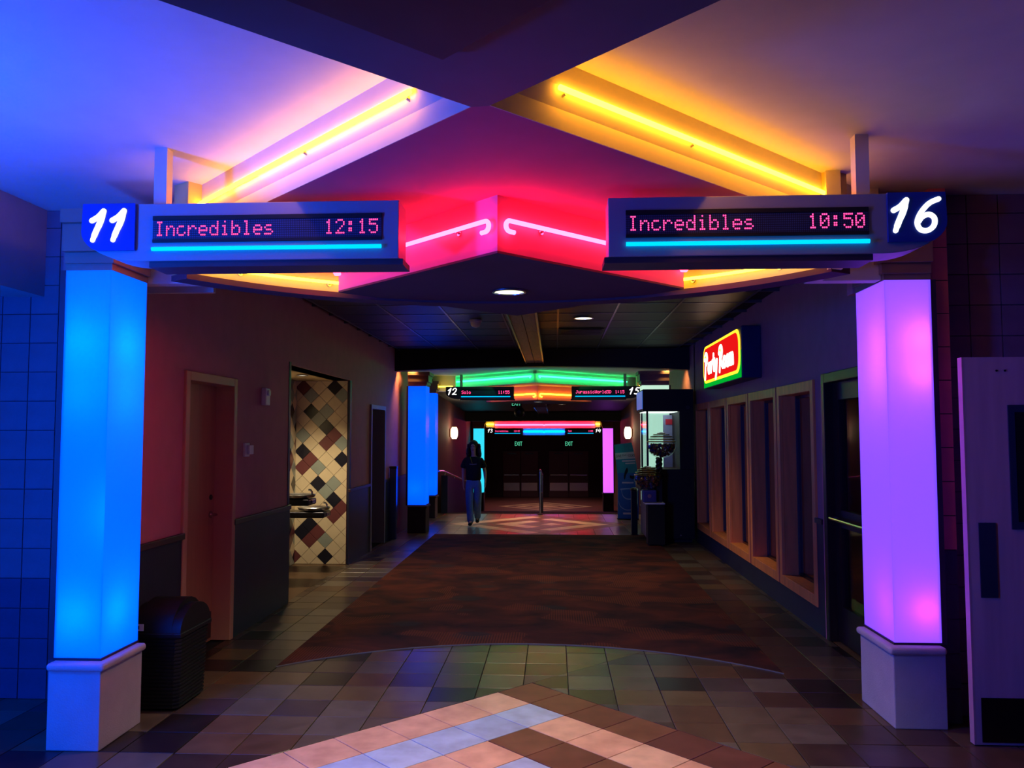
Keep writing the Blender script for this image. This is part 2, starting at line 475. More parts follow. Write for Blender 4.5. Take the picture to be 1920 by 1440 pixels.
# ------------------------------------------------------------------ floors
floor = B(-6, 5, -2, 17.7, -.12, -.010).build('floor', M['grout'], origin=(0, 0, 0), kind='structure')
TP = .30
def tile_mesh(poly, m, name='floor_tile'):
    cx = sum(p[0] for p in poly) / len(poly); cy = sum(p[1] for p in poly) / len(poly)
    def ins(d):
        out = []
        for p in poly:
            v = Vector((p[0] - cx, p[1] - cy)); l = v.length
            v = v * ((l - d) / l) if l > d else v * .5
            out.append((v.x, v.y))
        return out
    mb = MB().prism(ins(.0042), -.011, -.0015, 'z').prism(ins(.0042), -.0015, 0, 'z', ins(.0062))
    return mb, (cx, cy)

DV = (-.16, 5.70); DS = .303; DN = 8
q = math.sqrt(.5)
DI, DK = (q, -q), (-q, -q)
LL = DS * DN
def diamond_cut(poly, V):
    """parts of poly outside the diamond whose far corner is V"""
    res = []
    cuts = [((DI[0], DI[1]), DI[0] * V[0] + DI[1] * V[1]), ((DK[0], DK[1]), DK[0] * V[0] + DK[1] * V[1]),
            ((-DI[0], -DI[1]), -(DI[0] * V[0] + DI[1] * V[1]) - LL), ((-DK[0], -DK[1]), -(DK[0] * V[0] + DK[1] * V[1]) - LL)]
    rest = poly
    for n, c in cuts:
        if len(rest) < 3: break
        o = clip(rest, n, c)
        if len(o) >= 3 and area(o) > 2e-4: res.append(o)
        rest = clip(rest, (-n[0], -n[1]), -c)
    return res

CXL, CXR, CYF = -2.02, 1.60, 13.95
CAC, CAR = (-.21, 4.14), 2.585
def under_carpet(x0, x1, y0, y1):
    if x0 < CXL or x1 > CXR or y1 > CYF: return False
    return all((x - CAC[0]) ** 2 + (y0 - CAC[1]) ** 2 > CAR ** 2 for x in (x0, x1)) and y0 > 5

full_tile, _ = tile_mesh([(-TP / 2, -TP / 2), (TP / 2, -TP / 2), (TP / 2, TP / 2), (-TP / 2, TP / 2)], M['slate'])
full_tile_me = mesh_of(full_tile, M['slate'], 'floor_tile')
field = MB()
DV2 = (-.27, 17.32)
ntile = 0
for iy in range(-16, 40):
    for ix in range(-18, 16):
        x0 = -.215 + ix * TP; y0 = 6.17 + iy * TP; x1 = x0 + TP; y1 = y0 + TP
        if y1 > 17.7 or y0 < .5: continue
        if y0 > 5.0 and (x1 < -2.72 or x0 > 2.25): continue
        if y0 <= 5.0 and (x1 < -4.2 or x0 > 3.8): continue
        if y0 > 5.0: x0 = max(x0, -2.70); x1 = min(x1, 2.24)
        if x1 - x0 < .03 or under_carpet(x0, x1, y0, y1): continue
        polys = diamond_cut([(x0, y0), (x1, y0), (x1, y1), (x0, y1)], DV)
        polys = [p2 for p in polys for p2 in diamond_cut(p, DV2)]
        single = 3.75 < y0 < 9.1 and abs(x0 + .2) < .68 * y0 and ntile < 290
        for p in polys:
            mb, c = tile_mesh(p, M['slate'])
            if single:
                ntile += 1
                me = full_tile_me if abs(area(p) - TP * TP) < 1e-6 else mesh_of(mb, M['slate'], 'floor_tile')
                inst(me, 'floor_tile', (c[0], c[1], RND.uniform(-.0008, .0008)), floor)
            else:
                field.add([(v[0] + c[0], v[1] + c[1], v[2]) for v in mb.v], mb.f)
field.build('tile_field', M['slate_field'], floor, kind='stuff')

def diamond_colour(i, k):
    if i + k > DN - 1: i, k = DN - 1 - k, DN - 1 - i
    if i > k: return 'browntile' if k % 2 == 0 else 'peach'
    if i == k: return 'browntile' if i % 2 == 0 else 'bluetile'
    return 'peach' if i % 2 == 0 else 'bluetile'

dt = {}
for nm in ('peach', 'bluetile', 'browntile'):
    h = LL / DN / 2
    pts = [(DI[0] * a * h + DK[0] * b * h, DI[1] * a * h + DK[1] * b * h) for a, b in ((-1, -1), (1, -1), (1, 1), (-1, 1))]
    dt[nm] = mesh_of(tile_mesh(pts, M[nm])[0], M[nm], 'diamond_tile')
for i in range(DN):
    for k in range(DN):
        a, b = (i + .5) * DS, (k + .5) * DS
        inst(dt[diamond_colour(i, k)], 'diamond_tile', (DV[0] + DI[0] * a + DK[0] * b, DV[1] + DI[1] * a + DK[1] * b, 0), floor)
        c2 = diamond_colour(i, k)
        if c2 == 'bluetile': c2 = 'browntile'
        inst(dt[c2], 'diamond_tile', (DV2[0] + DI[0] * a + DK[0] * b, DV2[1] + DI[1] * a + DK[1] * b, 0), floor)

# ramp and the lower floor beyond it
RY0, RY1, RZ = 17.7, 29.0, -1.0
ramp = MB().add([(-3.2, RY0, 0), (2.8, RY0, 0), (2.8, RY1, RZ), (-3.2, RY1, RZ), (-3.2, RY0, -.3), (2.8, RY0, -.3), (2.8, RY1, RZ - .3), (-3.2, RY1, RZ - .3)],
                [(0, 1, 2, 3), (4, 7, 6, 5), (0, 4, 5, 1), (1, 5, 6, 2), (2, 6, 7, 3), (3, 7, 4, 0)])
ramp.build('floor', mat('plum_ramp_carpet', (66, 36, 40), .95, var=.2, scale=3), origin=(0, RY0, 0), kind='structure')
lowf = B(-3.6, 3.2, RY1, 36, RZ - .2, RZ).build('floor', mat('dark_rose_floor', (120, 66, 64), .6, var=.15, scale=2), origin=(0, RY1, RZ), kind='structure')
for (s0, s1, nm) in ((1.75, 1.45, 'peach'), (1.1, .8, 'peach'), (.5, .0, 'peach')):
    # inlaid diamond bands of the lower floor
    cx, cy = -.35, 31.0
    for a in range(4):
        d0 = [(s0, 0), (0, s0), (-s0, 0), (0, -s0)]; d1 = [(s1, 0), (0, s1), (-s1, 0), (0, -s1)]
        if s1 == 0:
            if a: continue
            poly = [(cx + p[0], cy + p[1]) for p in d0]
        else:
            poly = [(cx + p[0], cy + p[1]) for p in (d0[a], d0[(a + 1) % 4], d1[(a + 1) % 4], d1[a])]
        MB().prism(poly, RZ, RZ + .004).build('inlay_band', M['peach'], lowf)

# carpet with a bowed near edge
pts = [(CXL, CYF), (CXR, CYF)]
n = 40
arcp = []
for i in range(n + 1):
    x = CXR + (CXL - CXR) * i / n
    arcp.append((x, CAC[1] + math.sqrt(max(0, CAR ** 2 - (x - CAC[0]) ** 2))))
carpet = thing('carpet_runner', (-.2, 10, 0), 'dark red and brown patterned carpet filling the middle of the hall floor', 'carpet')
MB().prism(pts + arcp, -.004, .006).build('pile', M['carpet'], carpet)
ed = MB()
for i in range(n):
    a, b = arcp[i], arcp[i + 1]
    ed.add([(a[0], a[1] - .008, .0), (b[0], b[1] - .008, .0), (b[0], b[1], .0), (a[0], a[1], .0), (a[0], a[1] - .008, .008), (b[0], b[1] - .008, .008), (b[0], b[1], .008), (a[0], a[1], .008)],
           [(0, 3, 2, 1), (4, 5, 6, 7), (0, 1, 5, 4), (2, 3, 7, 6)])
ed.build('edge_strip', mat('dull_edge_metal', (96, 92, 96), .6, metal=.3), carpet)

# ------------------------------------------------------------------ ceilings and soffits
B(-6, 5, -2, 5.75, 3.16, 3.3).build('ceiling', M['ceiling'], origin=(0, 2, 3.16), kind='structure')
THL, THR = (-.305, 2.995), (-.236, 2.986)
# near arm of the hour-glass soffit (towards the lobby), with a layered inner panel
near = [THL, THR, (THR[0] + 3.6, THR[1] - 3.6), (THL[0] - 3.6, THL[1] - 3.6)]
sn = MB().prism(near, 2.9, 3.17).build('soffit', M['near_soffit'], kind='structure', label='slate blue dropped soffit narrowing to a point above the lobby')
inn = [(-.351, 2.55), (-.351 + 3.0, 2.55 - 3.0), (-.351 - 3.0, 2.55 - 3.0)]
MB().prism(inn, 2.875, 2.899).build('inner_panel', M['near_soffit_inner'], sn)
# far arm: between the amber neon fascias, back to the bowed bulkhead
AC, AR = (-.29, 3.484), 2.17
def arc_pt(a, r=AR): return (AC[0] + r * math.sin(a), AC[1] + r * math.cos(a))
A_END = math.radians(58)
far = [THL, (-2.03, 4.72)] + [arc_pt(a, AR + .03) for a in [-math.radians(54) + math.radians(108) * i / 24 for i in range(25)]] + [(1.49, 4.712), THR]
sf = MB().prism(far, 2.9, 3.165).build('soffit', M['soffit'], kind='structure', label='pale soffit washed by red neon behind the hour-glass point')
# upper fascia boards along the two diagonal edges
def diag_board(p, d, n, l0, l1, t0, t1, z0, z1):
    mb = MB()
    vs = []
    for (l, t) in ((l0, t0), (l1, t0), (l1, t1), (l0, t1)):
        vs.append((p[0] + d[0] * l + n[0] * t, p[1] + d[1] * l + n[1] * t))
    return mb.prism(vs, z0, z1)
for sd, P0 in ((-1, THL), (1, THR)):
    d = (sd * q, q); nn = (sd * q, -q)
    fb = MB(); cs = [(0, 3.162), (.045, 3.162), (.045, 3.058), (.004, 2.985)]
    fb.add([(P0[0] + d[0] * l + nn[0] * tt, P0[1] + d[1] * l + nn[1] * tt, z) for l in (.02, 3.0) for tt, z in cs],
           [(0, 1, 2, 3), (7, 6, 5, 4), (0, 4, 5, 1), (1, 5, 6, 2), (2, 6, 7, 3), (3, 7, 4, 0)])
    fb.build('fascia_board', M['fascia'], sf)
    # pale vertical face under the board
    diag_board(P0, d, nn, .0, 2.52, 0, .004, 2.9, 2.985).build('fascia_face', M['fascia'], sf)

# bowed bulkhead with its lemon-lit face
bk = thing('bulkhead', (AC[0], AC[1] + AR, 2.6), kind='structure')
def arc_wall(a0, a1, r0, r1, z0, z1, n=28):
    mb = MB()
    for i in range(n):
        aa, ab = a0 + (a1 - a0) * i / n, a0 + (a1 - a0) * (i + 1) / n
        mb.prism([arc_pt(aa, r0), arc_pt(ab, r0), arc_pt(ab, r1), arc_pt(aa, r1)], z0, z1)
    return mb
arc_wall(-A_END, A_END, AR, AR + .14, 2.62, 3.16).build('face', mat('lemon_bulkhead_paint', (214, 190, 120), .65, var=.03), bk)
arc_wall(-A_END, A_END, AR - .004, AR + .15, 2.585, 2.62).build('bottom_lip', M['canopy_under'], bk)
# returns of the bulkhead to the walls
B(-2.68, arc_pt(-A_END)[0] + .06, 4.86, 4.96, 2.6, 2.9).build('return', M['fascia'], bk)
B(-2.68, -2.2, 5.18, 5.22, 2.6, 3.16).build('return', M['fascia'], bk)
B(arc_pt(A_END)[0] - .02, 1.955, 4.99, 5.09, 2.6, 3.16).build('return', M['fascia'], bk)
B(arc_pt(A_END)[0] - .02, arc_pt(A_END)[0] + .06, arc_pt(A_END)[1], 4.99, 2.6, 3.16).build('return', M['fascia'], bk)
B(1.955, 2.25, 5.46, 5.56, 2.6, 3.16).build('return', M['wall'], bk)

# hall ceiling: black panels in a grid
HC = 3.10
hc = B(-2.9, 2.6, 5.3, 14.0, HC + .03, HC + .1).build('ceiling', M['black'], origin=(0, 9, HC), kind='structure')
GX, GY = .66, .70
xs = [-2.68] + [-2.59 + GX * i for i in range(8)] + [2.26]
ys = [5.45 + GY * i for i in range(13)]
M['panel'] = mat('black_ceiling_panel', (26, 26, 32), .42, var=.2, scale=30, bump=.3, bscale=200)
pan = mesh_of(B(-GX / 2 + .012, GX / 2 - .012, -GY / 2 + .012, GY / 2 - .012, 0, .03), M['panel'], 'ceiling_panel')
for i in range(7):
    for j in range(len(ys) - 1):
        inst(pan, 'ceiling_panel', (-2.59 + GX * (i + .5), ys[j] + GY / 2, HC + .004), hc)
M['tbar'] = mat('dark_grid_bar', (86, 84, 92), .3, var=.05, spec=.6)
for x in xs[1:-1]:
    B(x - .011, x + .011, 5.3, 13.9, HC - .003, HC + .03).build('grid_bar', M['tbar'], hc)
for y in ys:
    B(-2.68, 2.26, y - .011, y + .011, HC - .001, HC + .03).build('grid_bar', M['tbar'], hc)

# bulkhead over the end of the hall (bottom edge slightly arched)
def arch_bulk(y0, y1, xl, xr, zs, zc, zt, label):
    n = 20; pts = []
    for i in range(n + 1):
        x = xl + (xr - xl) * i / n; t = (2 * i / n - 1)
        pts.append((x, zs + (zc - zs) * (1 - t * t)))
    return MB().prism(pts + [(xr, zt), (xl, zt)], y0, y1, 'y').build('bulkhead', M['black'], kind='structure', label=label)
arch_bulk(13.72, 13.92, -2.69, 2.27, 2.745, 2.815, 3.14, 'black bulkhead across the end of the hall ceiling')

# wooden beam under the hall ceiling
bm_ = thing('ceiling_beam', (-.33, 10, 2.87), 'narrow wooden ceiling beam running down the hall', 'beam')
wood = mat('honey_plank_wood', (150, 104, 66), .5, var=.2, scale=6, stretch=(8, .7, 8))
for k in range(11):
    ya = 5.95 + k * .71; yb = ya + .704
    B(-.452, -.326, ya, yb, 2.872, 2.90).build('plank', wood, bm_)
    B(-.318, -.192, ya, yb, 2.872, 2.90).build('plank', wood, bm_)
B(-.44, -.20, 5.95, 13.75, 2.90, 3.1).build('core', M['wall_far'], bm_)
for xx in (-.475, -.189):
    B(xx, xx + .02, 5.95, 13.75, 2.862, 2.91).build('edge_rail', M['tbar'], bm_)

# ------------------------------------------------------------------ left hall wall
WX = -2.68
wl_ = MB()
for (y0, y1, z0, z1) in ((4.84, 5.22, 0, 2.86), (5.22, 5.85, 0, 3.16), (5.85, 6.78, 2.14, 3.16), (6.78, 8.25, 0, 3.16), (8.25, 10.705, 2.39, 3.16),
                         (10.705, 11.88, 0, 3.16), (11.88, 12.86, 2.10, 3.16), (12.86, 17.7, 0, 3.16)):
    wl_.box(-2.90, WX, y0, y1, z0, z1)
wall_l = wl_.build('wall_left', M['wall'], origin=(WX, 8, 0), kind='structure')
for (y0, y1) in ((4.84, 5.85), (6.78, 8.25), (10.65, 11.88), (12.86, 17.7)):
    B(WX, WX + .012, y0, y1, 0, .93).build('wainscot', M['wain'], wall_l)
    B(WX, WX + .03, y0, y1, .93, .975).build('cap_rail', M['wain_cap'], wall_l, bevel=.006)
# reveal strip at the near edge of the alcove
B(-2.92, WX + .006, 8.19, 8.25, 0, 2.42).build('alcove_jamb', M['wain'], wall_l)
B(-2.70, WX + .008, 10.675, 10.76, 0, 2.39).build('alcove_jamb', M['wain'], wall_l)

# service door in the left wall
d1 = thing('door_1', (-2.75, 6.3, 0), kind='structure')
fr = MB()
for (y0, y1, z0, z1) in ((5.83, 5.90, 0, 2.15), (6.73, 6.80, 0, 2.15), (5.90, 6.73, 2.08, 2.15)):
    fr.box(-2.87, WX + .022, y0, y1, z0, z1)
fr.build('frame', M['tanframe'], d1, bevel=.006)
leaf = B(-2.86, -2.815, 5.90, 6.73, .005, 2.08).build('leaf', M['tan'], d1)
MB().lathe([(.028, 0), (.028, .012)], (-2.815, 6.655, 1.03), 16, ax='x').build('rose', M['steel'], leaf)
MB().tube([(-2.81, 6.655, 1.03), (-2.765, 6.655, 1.03), (-2.755, 6.64, 1.03), (-2.752, 6.54, 1.03)], .010, 8).build('lever_handle', M['steel'], leaf, smooth=True)
MB().lathe([(.022, 0), (.022, .012), (.012, .016)], (-2.815, 6.655, 1.17), 14, ax='x').build('lock_cylinder', M['darksteel'], leaf)
B(-2.815, -2.811, 5.92, 6.71, .03, .24).build('kick_plate', M['wain_cap'], leaf)

# doorway farther along; black panels stand in for the shade of its corridor
d2 = thing('door_2', (-2.8, 12.36, 0), kind='structure')
fr = MB()
for (y0, y1, z0, z1) in ((11.86, 11.92, 0, 2.12), (12.82, 12.88, 0, 2.12), (11.92, 12.82, 2.06, 2.12)):
    fr.box(-2.90, WX + .03, y0, y1, z0, z1)
fr.build('frame', M['grey_metal'], d2)
B(-3.9, -3.8, 11.5, 13.2, 0, 2.5).build('back_panel', M['black'], d2)
B(-3.8, -2.9, 12.9, 12.95, 0, 2.5).build('side_panel', M['black'], d2)
B(-3.8, -2.9, 11.8, 11.85, 0, 2.5).build('side_panel', M['black'], d2)
B(-3.8, -2.9, 11.8, 12.95, 2.2, 2.25).build('top_panel', M['black'], d2)

# alcove: tiled back and far side, its own ceiling
alb = B(-3.48, -3.40, 8.15, 10.80, 0, 2.45).build('wall_alcove_back', M['mortar'], origin=(-3.44, 9.5, 0), kind='structure')
B(-3.40, -2.90, 8.10, 8.19, 0, 2.45).build('wall_alcove_near', M['wain'], origin=(-3.2, 8.15, 0), kind='structure')
alc = B(-3.40, -2.90, 10.70, 10.80, 0, 2.45).build('wall_alcove_far', M['mortar'], origin=(-3.2, 10.7, 0), kind='structure')
B(-3.40, -2.69, 8.19, 10.70, 2.39, 2.45).build('ceiling', mat('cream_alcove_paint', (200, 176, 140), .7), origin=(-3, 9.4, 2.39), kind='structure')
B(-3.42, -2.70, 8.19, 10.70, -.01, .0).build('floor', M['slate'], origin=(-3, 9.4, 0), kind='structure')
TC = {'d': mat('black_glazed_tile', (34, 34, 48), .25, var=.1), 'm': mat('maroon_glazed_tile', (112, 62, 66), .28, var=.1),
      'g': mat('grey_green_glazed_tile', (150, 158, 152), .28, var=.06), 'c': mat('cream_glazed_tile', (224, 204, 172), .28, var=.05)}
SPEC = {(0, 0): 'd', (0, -2): 'g', (-2, -2): 'm', (-1, -3): 'm', (-2, -4): 'd', (-3, -3): 'd', (1, -5): 'm', (2, -6): 'm', (1, -7): 'd', (0, -8): 'g',
        (1, -9): 'g', (-1, -9): 'd', (-1, -11): 'g', (-3, -11): 'm', (1, -21): 'd', (2, -20): 'g', (-3, -21): 'm', (-2, -20): 'g', (-2, -18): 'd',
        (0, -18): 'g', (-1, -17): 'g', (0, -16): 'd', (1, -15): 'm', (0, -14): 'm', (-3, -15): 'g', (2, -14): 'g', (-3, -13): 'd', (-2, -12): 'm', (2, -12): 'd', (-4, 0): 'm'}
HD = .1048; TX, TZ = -2.985, .10
g_ = .003
for n in range(-24, 4):
    for mI in range(-6, 6):
        if (mI + n) % 2: continue
        cx, cz = TX + mI * HD, TZ - n * HD
        poly = [(cx - HD + g_, cz), (cx, cz - HD + g_), (cx + HD - g_, cz), (cx, cz + HD - g_)]
        for nn, c in (((-1, 0), 3.395), ((1, 0), -2.712), ((0, -1), -.005), ((0, 1), 2.385)):
            if len(poly) >= 3: poly = clip(poly, nn, c)
        if len(poly) < 3 or area(poly) < 2e-4: continue
        mb = MB().prism(poly, 10.70, 10.688, 'y', None)
        mb.build('wall_tile', TC[SPEC.get((mI, n), 'c')], alc)
cols = {'d': MB(), 'm': MB(), 'g': MB(), 'c': MB()}
for n in range(-24, 4):
    for mI in range(-2, 26):
        if (mI + n) % 2: continue
        cy, cz = 8.2 + mI * HD, TZ - n * HD
        poly = [(cy - HD + g_, cz), (cy, cz - HD + g_), (cy + HD - g_, cz), (cy, cz + HD - g_)]
        for nn, c in (((-1, 0), -8.2), ((1, 0), 10.685), ((0, -1), -.005), ((0, 1), 2.385)):
            if len(poly) >= 3: poly = clip(poly, nn, c)
        if len(poly) < 3 or area(poly) < 2e-4: continue
        cols[SPEC.get(((mI % 7) - 3, n), RND.choice('cccccg'))].prism(poly, -3.40, -3.388, 'x')
for k, mb in cols.items():
    mb.build('tile_field', TC[k], alb, kind='stuff')

# ------------------------------------------------------------------ right hall wall, its windows and the glazed door
RX = 2.24; RT = 2.56
WP0, WPW, WPG = 7.20, 1.155, 1.20
wr = MB()
wr.box(RX, RT, 5.46, 6.02, 0, 3.16).box(RX, RT, 6.02, 7.0, 2.16, 3.16).box(RX, RT, 7.0, 7.22, 0, 3.16)
wr.box(RX, RT, 7.22, 13.30, 2.13, 3.16).box(RX, RT, 7.22, 13.30, 0, .24).box(RX, RT, 13.22, 17.7, 0, 3.16)
for i in range(1, 5):
    y = WP0 + WPG * i - .0225
    wr.box(RX, RT, y - .05, y + .05, .24, 2.13)
wall_r = wr.build('wall_right', mat('plum_brown_wall_paint', (160, 112, 124), .7, var=.06, bump=.08, bscale=140), origin=(RX, 9, 0), kind='structure')
B(RX - .012, RX, 7.02, 7.20, 0, .93).build('wainscot', M['wain'], wall_r)
B(RX - .03, RX, 7.02, 7.20, .93, .97).build('cap_rail', M['wain_cap'], wall_r)
B(RX - .012, RX, 7.20, 13.3, 0, .21).build('wainscot', M['wain'], wall_r)
B(RX - .012, RX, 13.3, 17.7, 0, .93).build('wainscot', M['wain'], wall_r)
B(RX - .014, RX, 6.995, 7.02, 0, 2.16).build('corner_bead', M['wall'], wall_r)
M['clear'] = glass('clear_window_glass', (.86, .9, .96), .06)
M['blue_alu'] = mat('blue_grey_aluminium', (96, 108, 150), .3, metal=.9, var=.04)
for i in range(5):
    y0 = WP0 + WPG * i; y1 = y0 + WPW
    wd = thing('window_%d' % (i + 1), (RX, (y0 + y1) / 2, .2), kind='structure')
    for (a, b, c, d) in ((y0, y0 + .085, .215, 2.15), (y1 - .085, y1, .215, 2.15)):
        B(RX - .022, RX + .012, a, b, c, d).build('side_casing', M['orange_wood'], wd, bevel=.004)
    B(RX - .022, RX + .012, y0 + .085, y1 - .085, 2.055, 2.15).build('head_casing', M['orange_wood'], wd, bevel=.004)
    B(RX - .022, RX + .012, y0 + .085, y1 - .085, .215, .31).build('sill_casing', M['orange_wood'], wd, bevel=.004)
    # deep reveals
    B(RX + .012, RT - .0, y1 - .088, y1 - .07, .31, 2.06).build('reveal', M['orange_wood'], wd)
    B(RX + .012, RT - .0, y0 + .07, y0 + .088, .31, 2.06).build('reveal', M['orange_wood'], wd)
    B(RX + .012, RT, y0 + .07, y1 - .07, .27, .31).build('sill', M['orange_wood'], wd)
    B(RX + .012, RT, y0 + .07, y1 - .07, 2.055, 2.075).build('head_reveal', M['orange_wood'], wd)
    gx = RX + .155
    for (a, b, c, d) in ((y0 + .088, y0 + .112, .31, 2.055), (y1 - .112, y1 - .088, .31, 2.055)):
        B(gx - .02, gx + .02, a, b, c, d).build('glazing_bar', M['blue_alu'], wd)
    B(gx - .02, gx + .02, y0 + .112, y1 - .112, .31, .335).build('glazing_bar', M['darksteel'], wd)
    B(gx - .02, gx + .02, y0 + .112, y1 - .112, 2.03, 2.055).build('glazing_bar', M['darksteel'], wd)
    B(gx - .003, gx + .003, y0 + .112, y1 - .112, .335, 2.03).build('pane', M['clear'], wd)

d3 = thing('door_3', (RX + .08, 6.5, 0), kind='structure')
fr = MB()
for (y0, y1, z0, z1) in ((5.98, 6.05, 0, 2.18), (6.93, 7.0, 0, 2.18), (6.05, 6.93, 2.10, 2.18)):
    fr.box(RX - .015, RX + .16, y0, y1, z0, z1)
fr.build('frame', M['darkwood'], d3, bevel=.005)
lf = MB()
for (y0, y1, z0, z1) in ((6.05, 6.17, .01, 2.10), (6.81, 6.93, .01, 2.10), (6.17, 6.81, 1.96, 2.10), (6.17, 6.81, .01, .30), (6.17, 6.81, .93, 1.07)):
    lf.box(RX + .06, RX + .105, y0, y1, z0, z1)
leaf = lf.build('leaf', M['darkwood'], d3)
B(RX + .078, RX + .086, 6.17, 6.81, .30, .93).build('pane', M['clear'], leaf)
B(RX + .078, RX + .086, 6.17, 6.81, 1.07, 1.96).build('pane', M['clear'], leaf)
MB().tube([(RX + .06, 6.10, 1.0), (RX - .01, 6.12, 1.0), (RX - .01, 6.86, 1.0), (RX + .06, 6.88, 1.0)], .013, 8).build('push_bar', M['steel'], leaf, smooth=True)

# party room behind the windows
pr = MB().box(5.6, 5.7, 5.4, 13.6, 0, 3.0).box(RT, 5.7, 5.3, 5.4, 0, 3.0).box(RT, 5.7, 13.5, 13.6, 0, 3.0)
pr.build('wall_party_room', M['wall_far'], origin=(4, 9, 0), kind='structure')
B(RT - .3, 5.7, 5.4, 13.5, -.1, -.004).build('floor', mat('party_room_brown_floor', (104, 82, 58), .4, var=.25, scale=3), origin=(4, 9, 0), kind='structure')
B(RT, 5.7, 5.4, 13.5, 2.8, 2.9).build('ceiling', M['black'], origin=(4, 9, 2.8), kind='structure')

# ------------------------------------------------------------------ block walls of the two auditorium entrances
def block_wall(name, xa, xb, y, z1, zsplit, sz=.19, dx0=0):
    w_ = B(xa, xb, y + .012, y + .3, 0, z1).build(name, M['mortar'], origin=((xa + xb) / 2, y, 0), kind='structure')
    up = mesh_of(B(-sz / 2 + .003, sz / 2 - .003, -.0, .014, -sz / 2 + .003, sz / 2 - .003), M['block'], 'block')
    dn = mesh_of(B(-sz / 2 + .003, sz / 2 - .003, -.0, .014, -sz / 2 + .003, sz / 2 - .003), M['blockdark'], 'block')
    nx = int(round((xb - xa) / sz)); nz = int(z1 / sz)
    for i in range(nx):
        for j in range(nz + 1):
            zc = (j + .5) * sz
            x0, x1 = xa + i * (xb - xa) / nx, xa + (i + 1) * (xb - xa) / nx
            if zc + sz / 2 <= z1 + 1e-6 and abs((x1 - x0) - sz) < .004:
                inst(up if zc > zsplit else dn, 'block', ((x0 + x1) / 2, y, zc), w_)
            elif z1 - j * sz > .03:
                B(x0 + .003, x1 - .003, y, y + .014, j * sz + .003, min(z1, (j + 1) * sz) - .003).build('block', M['block' if zc > zsplit else 'blockdark'], w_)
    return w_
block_wall('wall_left_entrance', -2.86 - .19 * 6, -2.86, 5.20, 3.16, .85)
block_wall('wall_right_entrance', 2.36, 2.36 + .19 * 7, 5.16, 3.16, .0)
# painted header over the left entrance
B(-3.60, -3.34, -1.5, 5.2, 2.585, 3.16).build('wall_left_header', M['plaster'], origin=(-3.34, 3, 2.585), kind='structure')
# block pilasters beside the columns
def pilaster(name, xa, xb, ya, yb, z1, zs, m_hi, m_lo):
    w_ = B(xa + .004, xb - .004, ya + .004, yb, 0, z1).build(name, M['mortar'], origin=((xa + xb) / 2, ya, 0), kind='structure')
    j = 0
    while j * .2 < z1 - .02:
        B(xa, xb, ya, yb - .001, j * .2 + .003, min(z1, j * .2 + .197)).build('block', m_hi if (j + .5) * .2 > zs else m_lo, w_)
        j += 1
pilaster('wall_left_pilaster', -2.86, -2.725, 4.62, 5.22, 2.84, .85, mat('rose_block', (150, 92, 104), .6, var=.08), M['blockdark'])
pilaster('wall_right_pilaster', 2.262, 2.36, 5.02, 5.6, 3.16, .9, mat('red_lit_block', (236, 126, 150), .6, var=.08), M['blockdark'])  # pink of the red neon light is put into this block colour
B(-2.90, -2.725, 4.80, 5.22, 0, 2.84).build('wall_left_corner', M['wall'], origin=(-2.8, 5, 0), kind='structure')
B(2.24, 2.36, 5.40, 5.62, 0, 3.16).build('wall_right_corner', M['wall'], origin=(2.3, 5.5, 0), kind='structure')

# ------------------------------------------------------------------ lit columns
def light_column(label, x0, x1, y0, y1, z0, z1, side, panel, lamps, ped, cap, base=0.0, cap_h=.33, group=None, out=.03, frame='frame_dark'):
    """square lit column; side = +1 when its second lit face looks to +X, -1 to -X"""
    t = thing('light_column', ((x0 + x1) / 2, (y0 + y1) / 2, base), label, 'column', group)
    xi = x1 if side > 0 else x0                                   # inner face
    xo = x0 if side > 0 else x1
    def bx(dx, dy, za, zb):                                       # box growing on front and inner side
        a = min(xo, xi + side * dx); b = max(xo, xi + side * dx)
        return B(a, b, y0 - dy, y1, za, zb)
    lz = z0 - .055
    bx(out, out * 1.6, base, lz).build('pedestal', ped, t, bevel=.006)
    bx(out + .028, out * 1.6 + .028, lz, z0 - .012).build('ledge', ped, t, bevel=.019, seg=4)
    bx(.008, .008, z0 - .012, z0).build('bottom_trim', M[frame], t)
    e = .006
    xa, xb = min(xo, xi), max(xo, xi)
    B(xa, xb, y0, y0 + e, z0, z1).build('lit_panel', panel, t)
    B(min(xi, xi - side * e), max(xi, xi - side * e), y0 + e, y1, z0, z1).build('lit_panel', panel, t)
    B(min(xo, xo - side * .03), max(xo, xo - side * .03), y0 - .004, y1, z0 - .01, z1).build('side_frame', M[frame], t)
    B(min(xo, xo + side * .01), max(xo, xo + side * .01), y0 + e, y1, z0, z1).build('lining', M['plastic_white'], t)
    B(xa + .01, xb - .01, y1 - .01, y1, z0, z1).build('lining', M['plastic_white'], t)
    bx(.006, .006, z1, z1 + cap_h * .11).build('capital', cap, t)
    bx(.022, .022, z1 + cap_h * .11, z1 + cap_h * .3).build('capital', cap, t, bevel=.003)
    bx(.05, .05, z1 + cap_h * .3, z1 + cap_h * .77).build('capital', cap, t, bevel=.003)
    bx(.075, .075, z1 + cap_h * .77, z1 + cap_h).build('capital', cap, t, bevel=.003)
    for (lx, ly, lz_, wt, col) in lamps:
        point('lamp', (lx, ly, lz_), wt, col, .05, t)
    return t

